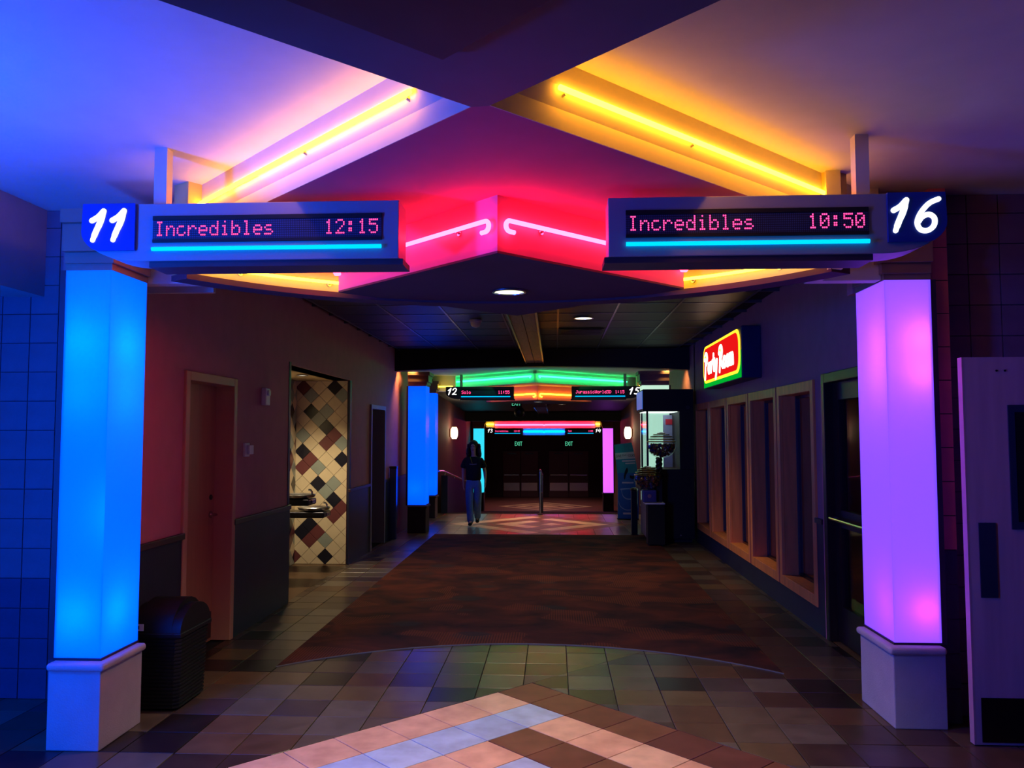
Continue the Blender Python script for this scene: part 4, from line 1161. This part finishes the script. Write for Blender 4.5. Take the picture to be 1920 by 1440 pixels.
# trash bin behind the blue column
t = thing('trash_bin', (-2.43, 5.2, 0), 'black ribbed plastic trash bin with a domed lid behind the blue column', 'trash bin')
bx0, bx1, by0, by1 = -2.60, -2.275, 4.98, 5.42
rb = MB(); nr = 19
prof = []
for k in range(nr):
    z = .02 + k * .0225
    prof += [(z, .0), (z + .011, .0), (z + .013, -.007), (z + .0205, -.007)]
def ring(z, d):
    tp = .018 * (1 - z / .47)
    a, b, c, e_ = bx0 + tp - d, bx1 - tp + d, by0 + tp - d, by1 - tp + d
    r = .03
    return [(a + r, c, z), (b - r, c, z), (b, c + r, z), (b, e_ - r, z), (b - r, e_, z), (a + r, e_, z), (a, e_ - r, z), (a, c + r, z)]
vs = []; fs = []
for z, d in prof: vs += ring(z, d)
for i in range(len(prof) - 1):
    for k in range(8): fs.append((i * 8 + k, i * 8 + (k + 1) % 8, (i + 1) * 8 + (k + 1) % 8, (i + 1) * 8 + k))
fs += [tuple(range(8)), tuple(range(len(vs) - 8, len(vs)))]
MB().add(vs, fs).build('body', M['plastic_black'], t)
B(bx0 - .008, bx1 + .008, by0 - .008, by1 + .008, .445, .475).build('rim', M['plastic_black'], t, bevel=.006)
lid = [(by0, .475)] + [(by0 + (by1 - by0) * (.5 - .5 * math.cos(math.pi * k / 12)), .475 + .175 * math.sin(math.pi * k / 12)) for k in range(1, 12)] + [(by1, .475)]
MB().prism(lid, bx0 + .055, bx1 - .055, 'x').build('lid_dome', M['plastic_black'], t, smooth=True)
for xa, xb in ((bx0, bx0 + .055), (bx1 - .055, bx1)):
    lid2 = [(y, .475 + (z - .475) * .82) for y, z in lid]
    MB().prism(lid2, xa, xb, 'x').build('lid_cheek', M['plastic_black'], t, smooth=True)
B(-2.59, -2.50, by0 - .012, by0 - .008, .49, .53).build('sticker', M['plastic_white'], t)
B(-2.545, -2.525, by0 - .0135, by0 - .012, .50, .52).build('sticker_mark', M['black'], t)

# ------------------------------------------------------------------ doors of the two auditoriums
t = thing('door_8', (2.6, 4.7, 0), kind='structure')
lf_ = B(2.265, 3.22, 4.68, 4.725, .006, 2.105).build('leaf', mat('mauve_door_laminate', (200, 158, 172), .5, var=.1, scale=3, stretch=(6, 6, .5)), t)
B(2.258, 2.267, 4.679, 4.726, .006, 2.105).build('edge_strip', mat('pale_door_edge', (200, 150, 160), .5), lf_)
B(2.495, 2.53, 4.672, 4.68, 1.16, 1.84).build('window_frame', M['blue_alu'], lf_)
B(2.53, 2.72, 4.672, 4.68, 1.80, 1.84).build('window_frame', M['blue_alu'], lf_)
B(2.53, 2.72, 4.672, 4.68, 1.16, 1.20).build('window_frame', M['blue_alu'], lf_)
B(2.72, 2.755, 4.672, 4.68, 1.16, 1.84).build('window_frame', M['blue_alu'], lf_)
B(2.53, 2.72, 4.674, 4.679, 1.20, 1.80).build('pane', M['black'], lf_)
B(2.318, 2.408, 4.674, 4.68, .79, 1.195).build('push_plate', M['blue_alu'], lf_)
B(2.30, 3.19, 4.675, 4.68, .02, .255).build('kick_plate', M['darksteel'], lf_)
for xx in (2.445, 2.49):
    MB().lathe([(.006, 0), (.006, -.004)], (xx, 4.68, 2.03), 10, ax='y').build('bolt', M['darksteel'], lf_)
t = thing('door_9', (-4.2, 5.08, 0), kind='structure')
B(-4.7, -3.74, 5.06, 5.105, .006, 2.1).build('leaf', M['plaster'], t)
B(-3.74, -3.732, 5.058, 5.107, .006, 2.1).build('edge_strip', M['tanframe'], t)

# amber washers beside the second portal and an added lamp to brighten the lower floor
downlight((-2.42, 14.0, P2C), .05, 16, (1, .55, .12), 'small amber downlight above the blue columns of the green portal', 120, 'bulb', aim=(-.4, .1, -1))
downlight((1.90, 14.0, P2C), .05, 16, (1, .55, .12), 'small amber downlight above the mint column of the green portal', 120, 'bulb', aim=(.4, .1, -1))
downlight((-.36, 31.2, 2.22), .1, 90, (1, .72, .62), 'added downlight brightening the lower floor before the exit doors', 130, 'bulb')

# ------------------------------------------------------------------ party room sign
t = thing('party_room_sign', (2.12, 10.15, 2.3), 'lit red box sign reading Party Room above the right hand windows', 'sign')
B(2.03, 2.24, 9.0, 11.28, 2.29, 2.86).build('box', mat('navy_sign_box', (34, 40, 84), .45), t, bevel=.01)
def rrect(u0, u1, v0, v1, r, n=6):
    pts = []
    for (cx, cy, a0) in ((u1 - r, v1 - r, 0), (u0 + r, v1 - r, 90), (u0 + r, v0 + r, 180), (u1 - r, v0 + r, 270)):
        for k in range(n + 1):
            a = math.radians(a0 + 90 * k / n); pts.append((cx + r * math.cos(a), cy + r * math.sin(a)))
    return pts
PS = lambda u, v, d: (2.03 - d, 11.25 - u, 2.30 + v)
def face(poly, d0, d1, name, m):
    mb = MB(); n = len(poly)
    mb.add([PS(u, v, d0) for u, v in poly] + [PS(u, v, d1) for u, v in poly], [tuple(range(n)), tuple(range(n, 2 * n))] + [(i, (i + 1) % n, n + (i + 1) % n, n + i) for i in range(n)])
    return mb.build(name, m, t)
face(rrect(.0, 2.22, .0, .30, .01), 0, .004, 'green_strip', glow('green_sign_face', (.0, .45, .03), .5))
face(rrect(.0, 2.2, .055, .545, .17), .004, .010, 'yellow_border', glow('yellow_sign_face', (1.0, .62, .03), .9))
face(rrect(.07, 2.13, .09, .51, .14), .010, .016, 'red_panel', glow('red_sign_face', (.85, .008, .008), .5))
LET = {'P': (.72, [[(.22, 1.0), (.2, .5), (.1, -.22)], [(.0, .8), (.18, 1.05), (.45, 1.08), (.6, .86), (.48, .6), (.22, .5)]]),
       'a': (.55, [[(.45, .46), (.24, .5), (.08, .26), (.2, .04), (.42, .18), (.45, .48), (.46, .05)]]),
       'r': (.45, [[(.1, .5), (.13, .04)], [(.13, .28), (.26, .48), (.42, .48)]]),
       't': (.42, [[(.24, .88), (.2, .22), (.36, .05)], [(.02, .56), (.44, .6)]]),
       'y': (.6, [[(.08, .5), (.12, .2), (.34, .08)], [(.5, .52), (.36, -.06), (.2, -.36)]]),
       'R': (.74, [[(.22, 1.0), (.2, .5), (.1, -.1)], [(.0, .8), (.18, 1.05), (.45, 1.08), (.6, .86), (.48, .62), (.22, .52)], [(.3, .5), (.5, .22), (.7, .05)]]),
       'o': (.56, [[(.28, .5), (.1, .38), (.1, .14), (.28, .04), (.46, .16), (.46, .4), (.28, .5)]]),
       'm': (.72, [[(.06, .5), (.1, .05)], [(.1, .34), (.24, .5), (.34, .4), (.35, .05)], [(.35, .34), (.5, .5), (.6, .4), (.63, .05)]]), ' ': (.3, [])}
SU, SV = .315, .245
x = .16
M['sign_letter'] = glow('white_sign_letters', (1, .97, .86), 1.2)
M['sign_accent'] = glow('yellow_letter_accent', (.9, 1.0, .1), .6)
for ch in 'Party Room':
    adv, strokes = LET[ch]; let = MB(); acc = MB()
    for s_ in strokes:
        let.ribbon([(x + u * SU, .17 + v * SV) for u, v in smooth_pts(s_, 4)], .05, lambda a, b, c: PS(a, b, .016 + c), .010)
    if ch in 'PR':
        acc.ribbon([(x + .14 * SU, .17 + .9 * SV), (x + .34 * SU, .17 + .97 * SV), (x + .47 * SU, .17 + .86 * SV)], .022, lambda a, b, c: PS(a, b, .026 + c), .004)
    x += adv * SU
    if strokes:
        lo = let.build('letter', M['sign_letter'], t)
        if ch in 'PR': acc.build('letter_accent', M['sign_accent'], lo)

# ------------------------------------------------------------------ crane machine
t = thing('crane_machine', (1.8, 13.4, 0), 'tall black crane machine with a glass chamber and overhanging marquee', 'arcade machine')
cab = mat('matt_black_cabinet', (11, 11, 15), .65)
M['stand_black'] = mat('matt_black_stand', (10, 10, 13), .8)
B(1.44, 2.17, 12.98, 13.86, .06, 1.14).build('lower_cabinet', cab, t, bevel=.012)
B(1.48, 2.13, 13.02, 13.82, .007, .06).build('plinth', M['black'], t)
B(1.425, 1.44, 13.0, 13.84, .08, .60).build('front_panel', mat('grey_wood_panel', (140, 116, 110), .5, var=.2, scale=4, stretch=(8, 8, .7)), t)
B(1.34, 1.46, 13.02, 13.82, .80, .90).build('control_shelf', cab, t, bevel=.01)
for yy in (13.25, 13.45):
    MB().tube([(1.39, yy, .90), (1.39, yy, .98)], .01, 6).build('joystick', M['darksteel'], t)
B(1.95, 2.17, 12.98, 13.86, 1.14, 2.05).build('rear_column', cab, t)
for yy in (13.0, 13.83):
    B(1.44, 1.47, yy, yy + .03, 1.14, 2.05).build('chamber_post', M['darksteel'], t)
gl = glass('machine_glass', (.93, .97, .97), .05)
B(1.47, 1.95, 13.005, 13.011, 1.14, 2.03).build('pane', gl, t)
B(1.445, 1.451, 13.03, 13.83, 1.14, 2.03).build('pane', gl, t)
B(1.47, 1.95, 13.845, 13.851, 1.14, 2.03).build('pane', gl, t)
pp = B(1.80, 1.95, 13.78, 13.80, 1.14, 2.0).build('poster', mat('lilac_poster', (160, 160, 196), .5, var=.1), t)
B(1.84, 1.95, 13.77, 13.779, 1.84, 1.93).build('poster_emblem', mat('red_emblem', (210, 40, 60), .5), pp)
B(1.385, 2.17, 12.98, 13.86, 2.04, 2.385).build('marquee', cab, t, bevel=.01)
B(1.374, 1.386, 13.0, 13.84, 2.08, 2.36).build('marquee_face', glowpaint('blue_marquee_print', (.05, .16, .6), .35, (.1, .15, .4)), t)
B(1.42, 1.93, 13.05, 13.80, 2.030, 2.038).build('marquee_lamp', glow('chamber_lamp', (.85, 1.0, .92), .9), t)
MB().lathe([(.03, 0), (.03, -.006)], (2.08, 12.98, 2.10), 12, ax='y').build('lock', M['darksteel'], t)
for xx in (1.7, 1.95):
    MB().lathe([(.012, 0), (.012, -.006)], (xx, 12.98, .12), 10, ax='y').build('bolt', M['steel'], t)

# ------------------------------------------------------------------ gumball machine with two globes
t = thing('gumball_machine', (1.5, 12.7, 0), 'gumball machine with two glass globes in front of the crane machine', 'gumball machine')
GB = island_tiles('mixed_gumballs', [(150, 60, 40), (60, 50, 120), (160, 120, 40), (50, 40, 50), (90, 60, 40), (40, 36, 60), (120, 80, 60)], .25)
def globe(c, r, fill):
    sh = MB().sphere(c, r, 24, 14, sz=.86).build('globe', glass('globe_glass', (.95, .97, .95), .10), t, smooth='all')
    balls = MB(); k = 0
    rr = .021
    while k < 190:
        p = Vector((RND.uniform(-1, 1), RND.uniform(-1, 1), RND.uniform(-1, fill))) * (r - rr - .008)
        p.z *= .86
        e = math.sqrt(p.x ** 2 + p.y ** 2 + (p.z / .86) ** 2)
        if e > r - rr - .006 or e < r * .5: continue
        balls.sphere((c[0] + p.x, c[1] + p.y, c[2] + p.z), rr, 7, 5); k += 1
    balls.build('gumballs', GB, sh, smooth='all', kind='stuff')
    for a in (.3, .5, .7, .86, .97):
        zz = a * r * .86; rad = math.sqrt(max(0, 1 - a * a)) * r + .003
        MB().tube([(c[0] + rad * math.cos(k * math.pi / 12), c[1] + rad * math.sin(k * math.pi / 12), c[2] + zz) for k in range(25)], .008, 5).build('wire_ring', M['brass'], sh, smooth='all')
    MB().lathe([(.06, r * .84), (.05, r * .88), (.02, r * .92)], c, 14).build('globe_cap', M['steel'], sh, smooth=True)
globe((1.635, 12.75, 1.51), .222, .1)
globe((1.415, 12.70, 1.01), .205, .25)
tw = MB()
for k in range(3):
    tw.tube([(1.60 + .035 * math.cos(a * .9 + k * 2.1), 12.78 + .035 * math.sin(a * .9 + k * 2.1), 1.02 + a * .03) for a in range(11)], .022, 7)
tw.build('twisted_neck', M['darksteel'], t, smooth='all')
MB().lathe([(.06, 1.0), (.075, 1.06), (.05, 1.10)], (1.60, 12.78, 0), 14).build('neck_collar', M['darksteel'], t, smooth=True)
B(1.33, 1.54, 12.62, 12.84, .655, .84).build('coin_body', mat('violet_blue_coin_body', (64, 66, 130), .35), t, bevel=.02, seg=3)
MB().lathe([(.03, 0), (.03, -.02)], (1.43, 12.62, .75), 12, ax='y').build('coin_knob', M['steel'], t)
B(1.36, 1.66, 12.58, 12.88, .625, .65).build('tray', M['plastic_white'], t, bevel=.008)
B(1.56, 1.64, 12.74, 12.83, .65, 1.02).build('rear_stem', M['black'], t)
B(1.40, 1.66, 12.60, 12.87, .02, .625).build('stand', M['stand_black'], t, bevel=.01)
for xx in (1.42, 1.62):
    for yy in (12.63, 12.83):
        MB().lathe([(.02, .007), (.02, .02)], (xx, yy, 0), 8).build('foot', M['darksteel'], t)

t = thing('ash_post', (1.33, 14.0, 0), 'slim black bin post beside the teal standee', 'bin')
B(1.28, 1.38, 13.93, 14.05, .02, .74).build('body', M['plastic_black'], t, bevel=.012)
MB().lathe([(.062, .74), (.066, .76), (.05, .785), (.02, .79)], (1.33, 13.99, 0), 16).build('cap', M['plastic_black'], t, smooth=True)
B(1.27, 1.39, 13.92, 14.06, 0, .02).build('foot', M['darksteel'], t)

# ------------------------------------------------------------------ teal standee (curved card panel)
t = thing('standee', (1.45, 16.5, 0), 'curved teal card standee, blue light painted into its lower panel, with a glasses drawing', 'standee')
def sx(v):                                    # left and right edge of the card at height share v
    return 1.245 - .06 * max(0, v - .55) / .45 * 1.0, 1.655 - .125 * max(0, (v - .45) / .55) ** 1.6
def sp_(u, v, d):                             # u, v in 0..1 on the card, d forwards
    a, b = sx(v)
    return (a + (b - a) * u, 16.50 - .10 * math.sin(math.pi * v) - .03 * math.sin(math.pi * u) - d, 1.455 * v + .02 + .045 * u * max(0, v - .6) / .4)
def card(u0, u1, v0, v1, d0, d1, nu, nv):
    mb = MB(); vs = []; fs = []
    for k, d in enumerate((d0, d1)):
        for j in range(nv + 1):
            for i in range(nu + 1):
                vs.append(sp_(u0 + (u1 - u0) * i / nu, v0 + (v1 - v0) * j / nv, d))
    o = (nu + 1) * (nv + 1)
    for j in range(nv):
        for i in range(nu):
            a = j * (nu + 1) + i
            fs += [(a, a + 1, a + nu + 2, a + nu + 1), (o + a, o + a + nu + 1, o + a + nu + 2, o + a + 1)]
    for i in range(nu):
        fs += [(i, o + i, o + i + 1, i + 1), (nv * (nu + 1) + i, nv * (nu + 1) + i + 1, o + nv * (nu + 1) + i + 1, o + nv * (nu + 1) + i)]
    for j in range(nv):
        a = j * (nu + 1); b = a + nu
        fs += [(a, a + nu + 1, o + a + nu + 1, o + a), (b, o + b, o + b + nu + 1, b + nu + 1)]
    return mb.add(vs, fs)
card(0, 1, 0, .62, -.02, 0, 6, 12).build('lower_panel', mat('blue_lit_teal_card', (40, 110, 190), .5, var=.06), t)  # teal card; blue light of the lit column is put into its colour
card(0, 1, .62, 1, -.02, 0, 6, 8).build('upper_panel', mat('teal_card', (44, 150, 168), .5, var=.06), t)
card(.0, 1, .80, .885, .001, .004, 6, 3).build('white_band', M['plastic_white'], t)
card(.3, .98, .765, .785, .001, .003, 4, 1).build('text_line', M['plastic_white'], t)
card(.45, .95, .735, .75, .001, .003, 4, 1).build('text_line', M['plastic_white'], t)
card(.2, .75, .48, .50, .001, .003, 4, 1).build('text_line', M['plastic_white'], t)
card(.25, .65, .06, .085, .001, .003, 4, 1).build('text_line', M['plastic_white'], t)
card(-.01, 1.01, -.012, .0, -.16, .02, 4, 1).build('foot', M['black'], t)
wht = mat('pale_blue_print', (150, 190, 220), .5)
def art(pts, wd, m, name):
    mb = MB(); mb.ribbon(smooth_pts(pts), wd, lambda a, b, c: sp_(a, b, .002 + c), .003); return mb.build(name, m, t)
art([(.12, .40), (.5, .41), (.95, .40)], .018, wht, 'glasses_drawing')
art([(.16, .40), (.24, .31), (.45, .27), (.72, .28), (.88, .34), (.9, .40)], .016, wht, 'glasses_drawing')
art([(.04, .24), (.12, .17), (.4, .12), (.8, .13)], .012, wht, 'glasses_drawing')
art([(.32, .56), (.4, .62), (.5, .66)], .06, M['black'], 'reel_drawing')
art([(.6, .57), (.72, .56), (.84, .57)], .04, M['black'], 'reel_drawing')
text_part('lettering', 'SAVE THE LOOKS', .075, (1.40, 16.42, 1.255), (math.pi / 2, -.05, 0), M['black'], t, .001, xs=.62)

# ------------------------------------------------------------------ a table and a chair seen through the party room glass
t = thing('party_table', (3.15, 7.7, 0), 'party room table under a white cloth seen through the glazed door', 'table')
B(2.85, 3.6, 7.2, 8.4, .72, .745).build('cloth_top', M['plastic_white'], t, bevel=.006)
B(2.848, 2.86, 7.2, 8.4, .60, .72).build('cloth_fall', M['plastic_white'], t)
B(2.85, 3.6, 7.198, 7.21, .62, .72).build('cloth_fall', M['plastic_white'], t)
for xx in (2.95, 3.5):
    for yy in (7.3, 8.3):
        MB().tube([(xx, yy, 0), (xx, yy, .72)], .018, 8).build('leg', M['darksteel'], t)
def chair(loc, label):
    x, y, z = loc
    t = thing('party_chair', loc, label, 'chair')
    B(x - .2, x + .2, y - .2, y + .2, .43, .46).build('seat', M['darkwood'], t, bevel=.01)
    B(x - .2, x + .2, y + .17, y + .2, .58, .86).build('backrest', M['darkwood'], t, bevel=.01)
    for dx in (-.18, .18):
        MB().tube([(x + dx, y - .18, 0), (x + dx, y - .17, .44)], .014, 8).build('leg', M['darksteel'], t)
        MB().tube([(x + dx, y + .22, 0), (x + dx, y + .18, .44), (x + dx, y + .19, .86)], .014, 8).build('leg', M['darksteel'], t)
chair((2.95, 6.72, 0), 'dark wooden chair beside the white party room table')
t = thing('party_table', (4.1, 9.6, 0), 'second party room table under a white cloth deeper in the room', 'table')
B(3.6, 4.5, 9.2, 10.4, .72, .745).build('cloth_top', M['plastic_white'], t, bevel=.006)
B(3.598, 3.61, 9.2, 10.4, .55, .72).build('cloth_fall', M['plastic_white'], t)
for xx in (3.7, 4.4):
    for yy in (9.3, 10.3):
        MB().tube([(xx, yy, 0), (xx, yy, .72)], .018, 8).build('leg', M['darksteel'], t)
t = thing('wall_sconce', (5.6, 9.0, 1.6), 'small warm wall lamp inside the party room', 'wall lamp')
MB().lathe([(.06, 0), (.09, .06), (.1, .16), (.08, .26)], (5.48, 9.0, 1.62), 16).build('shade', M['sconce'], t, smooth='all')
B(5.57, 5.6, 8.93, 9.07, 1.66, 1.84).build('back_plate', M['brass'], t)
point('lamp', (5.2, 9.0, 1.8), 10, (1, .72, .42), .1, t)

# ------------------------------------------------------------------ person walking up from the ramp
def skin_mesh(name, pts, edges, radii, m, parent, off, sub=2, root=0):
    me = bpy.data.meshes.new(name); me.from_pydata([tuple(Vector(p) + off) for p in pts], edges, [])
    o = bpy.data.objects.new(name, me); C.objects.link(o)
    md = o.modifiers.new('skin', 'SKIN'); md.use_smooth_shade = True; md.branch_smoothing = .3
    sv = me.skin_vertices[0].data
    for i, r in enumerate(radii):
        r = r if isinstance(r, (tuple, list)) else (r, r)
        sv[i].radius = r; sv[i].use_root = (i == root)
    ss = o.modifiers.new('sub', 'SUBSURF'); ss.levels = sub; ss.render_levels = sub
    bpy.context.view_layer.update()
    nm = bpy.data.meshes.new_from_object(o.evaluated_get(bpy.context.evaluated_depsgraph_get()))
    bpy.data.objects.remove(o); bpy.data.meshes.remove(me)
    nm.materials.clear(); nm.materials.append(m)
    for p in nm.polygons: p.use_smooth = True
    o = bpy.data.objects.new(name, nm); C.objects.link(o); o.parent = parent
    return o

skin = mat('skin', (206, 158, 138), .55, var=.04)
shirt = mat('black_tshirt', (22, 20, 26), .85, var=.15, scale=20)
jeans = mat('blue_denim', (100, 140, 190), .85, var=.12, scale=30)
hair = mat('dark_brown_hair', (44, 30, 28), .6, var=.3, scale=40, stretch=(4, 4, 1))
PL = Vector((-1.50, 15.30, 0))
pe = thing('person', PL, 'walking person in a black t-shirt and blue jeans, long dark hair', 'person')
O = Vector((0, 0, 0))
pts = []; ed = []; rad = []
def J(p, r, par=None):
    pts.append(p); rad.append(r)
    if par is not None: ed.append((par, len(pts) - 1))
    return len(pts) - 1
pel = J((0, 0, .84), (.12, .09)); sp1 = J((0, 0, .97), (.105, .08), pel); ch = J((.0, .0, 1.16), (.12, .085), sp1)
nb = J((0, .01, 1.27), (.06, .055), ch); nk = J((0, .0, 1.325), (.042, .045), nb)
jaw = J((-.005, -.018, 1.385), (.052, .062), nk); hd = J((-.008, -.01, 1.455), (.068, .082), jaw); tp = J((-.008, 0, 1.515), (.052, .066), hd)
ns = J((-.012, -.098, 1.425), (.009, .011), hd)
def arm(s, el, wr, hand):
    sh = J((s * .145, .0, 1.235), (.046, .046), ch)
    e = J(el, (.034, .034), sh); f_ = J(tuple((Vector(el) * .45 + Vector(wr) * .55)), (.030, .030), e); w_ = J(wr, (.021, .024), f_)
    dv = (Vector(hand) - Vector(wr)).normalized()
    pm = J(tuple(Vector(wr) + dv * .055), (.017, .032), w_)
    sd = Vector((0, 1, 0))
    for k, (o_, l_) in enumerate(((-.025, .062), (-.009, .072), (.009, .068), (.025, .052))):
        b0 = Vector(wr) + dv * .085 + sd * o_
        k1 = J(tuple(b0), (.0085, .0085), pm)
        k2 = J(tuple(b0 + dv * l_ * .55 + Vector((-s * .006, -.004, 0))), (.008, .008), k1)
        J(tuple(b0 + dv * l_ + Vector((-s * .02, -.012, .004))), (.007, .007), k2)
    t1 = J(tuple(Vector(wr) + dv * .03 + sd * -.035), (.010, .010), w_)
    J(tuple(Vector(wr) + dv * .075 + sd * -.052 + Vector((-s * .008, 0, 0))), (.008, .008), t1)
arm(-1, (-.195, .03, 1.0), (-.185, -.03, .80), (-.18, -.06, .64))
arm(1, (.205, .04, 1.01), (.225, -.07, .83), (.235, -.12, .68))
def leg(s, kn, an, toe):
    h = J((s * .075, 0, .80), (.082, .085), pel); k_ = J(kn, (.055, .058), h); c_ = J(tuple(Vector(kn) * .6 + Vector(an) * .4 + Vector((0, .015, 0))), (.05, .055), k_)
    a_ = J(an, (.034, .038), c_); J(toe, (.032, .024), a_)
KL = ((-.07, -.06, .44), (-.045, -.05, .085), (-.05, -.17, .035)); KR = ((.075, .02, .44), (.055, .22, .14), (.06, .13, .05))
leg(-1, *KL); leg(1, *KR)
body = skin_mesh('body', pts, ed, rad, skin, pe, O)
# t-shirt
pts = []; ed = []; rad = []
a0 = J((0, .0, .775), (.178, .13)); a1 = J((0, 0, .95), (.16, .12), a0); a2 = J((0, 0, 1.13), (.158, .115), a1); a3 = J((0, .01, 1.25), (.115, .088), a2); J((0, .006, 1.315), (.068, .066), a3)
for s, el in ((-1, (-.195, .03, 1.0)), (1, (.205, .04, 1.01))):
    b = J((s * .15, 0, 1.225), (.07, .066), a2); J(tuple(Vector((s * .145, 0, 1.235)) * .38 + Vector(el) * .62), (.07, .07), b); J(tuple(Vector((s * .145, 0, 1.235)) * .22 + Vector(el) * .78), (.078, .076), len(pts) - 1)
sh_ = skin_mesh('t_shirt', pts, ed, rad, shirt, pe, O)
tx = MB().ribbon([(-.06, 1.135), (.0, 1.13), (.065, 1.137)], .012, lambda a, b, c: (PL.x + a, PL.y - .128 - c, b), .002)
tx.build('shirt_print', M['grey_metal'], pe)
MB().tube([(PL.x - .055, PL.y - .065, 1.265), (PL.x - .03, PL.y - .118, 1.2), (PL.x - .012, PL.y - .132, 1.15)], .006, 5).build('bag_strap', M['brass'], pe)
# jeans
pts = []; ed = []; rad = []
a0 = J((0, 0, .82), (.145, .112)); J((0, 0, .90), (.125, .098), a0)
for s, kk in ((-1, KL), (1, KR)):
    b = J((s * .075, 0, .74), (.096, .1), a0); k_ = J(kk[0], (.068, .072), b); c_ = J(tuple(Vector(kk[0]) * .4 + Vector(kk[1]) * .6), (.066, .07), k_)
    J(tuple(Vector(kk[1]) + Vector((0, .0, -.04))), (.058, .066), c_)
skin_mesh('jeans', pts, ed, rad, jeans, pe, O)
for s, kk in ((-1, KL), (1, KR)):
    a_, b_ = Vector(kk[1]), Vector(kk[2])
    pts = []; ed = []; rad = []
    a0 = J(tuple(a_ + Vector((0, .02, 0))), (.04, .042)); a1 = J(tuple((a_ + b_) / 2 + Vector((0, 0, -.012))), (.042, .036), a0); J(tuple(b_ + Vector((0, -.02, 0))), (.036, .026), a1); J(tuple(a_ + Vector((0, .055, -.035))), (.032, .03), a0)
    skin_mesh('shoe', pts, ed, rad, M['black'], pe, O)
# hair: cap and long wavy locks
hm = MB()
hm.sphere((PL.x - .004, PL.y + .034, 1.488), .094, 18, 12, .95, .95, .98)
for k in range(26):
    an = math.radians(-8 + 196 * k / 25)
    bx_, by_ = .088 * math.cos(an), .07 * math.sin(an) + .034
    l_ = 1.20 + .05 * math.sin(k * 2.3)
    path = []
    for j in range(7):
        f = j / 6
        wv_ = .014 * math.sin(j * 1.9 + k)
        path.append((PL.x + bx_ * (1 + .35 * f) + wv_, PL.y + by_ * (1 + .25 * f) + wv_ * .6, 1.50 + (l_ - 1.50) * f))
    hm.tube(path, [.028, .03, .031, .030, .028, .022, .010], 7)
hm.build('hair', hair, pe, smooth='all')
for s in (-1, 1):
    MB().sphere((PL.x - .010 + s * .027, PL.y - .082, 1.458), .009, 8, 6).build('eye', M['black'], pe, smooth='all')
MB().tube([(PL.x - .032, PL.y - .078, 1.392), (PL.x - .010, PL.y - .086, 1.389), (PL.x + .012, PL.y - .078, 1.392)], .006, 6).build('mouth', mat('lips', (150, 84, 84), .5), pe, smooth='all')
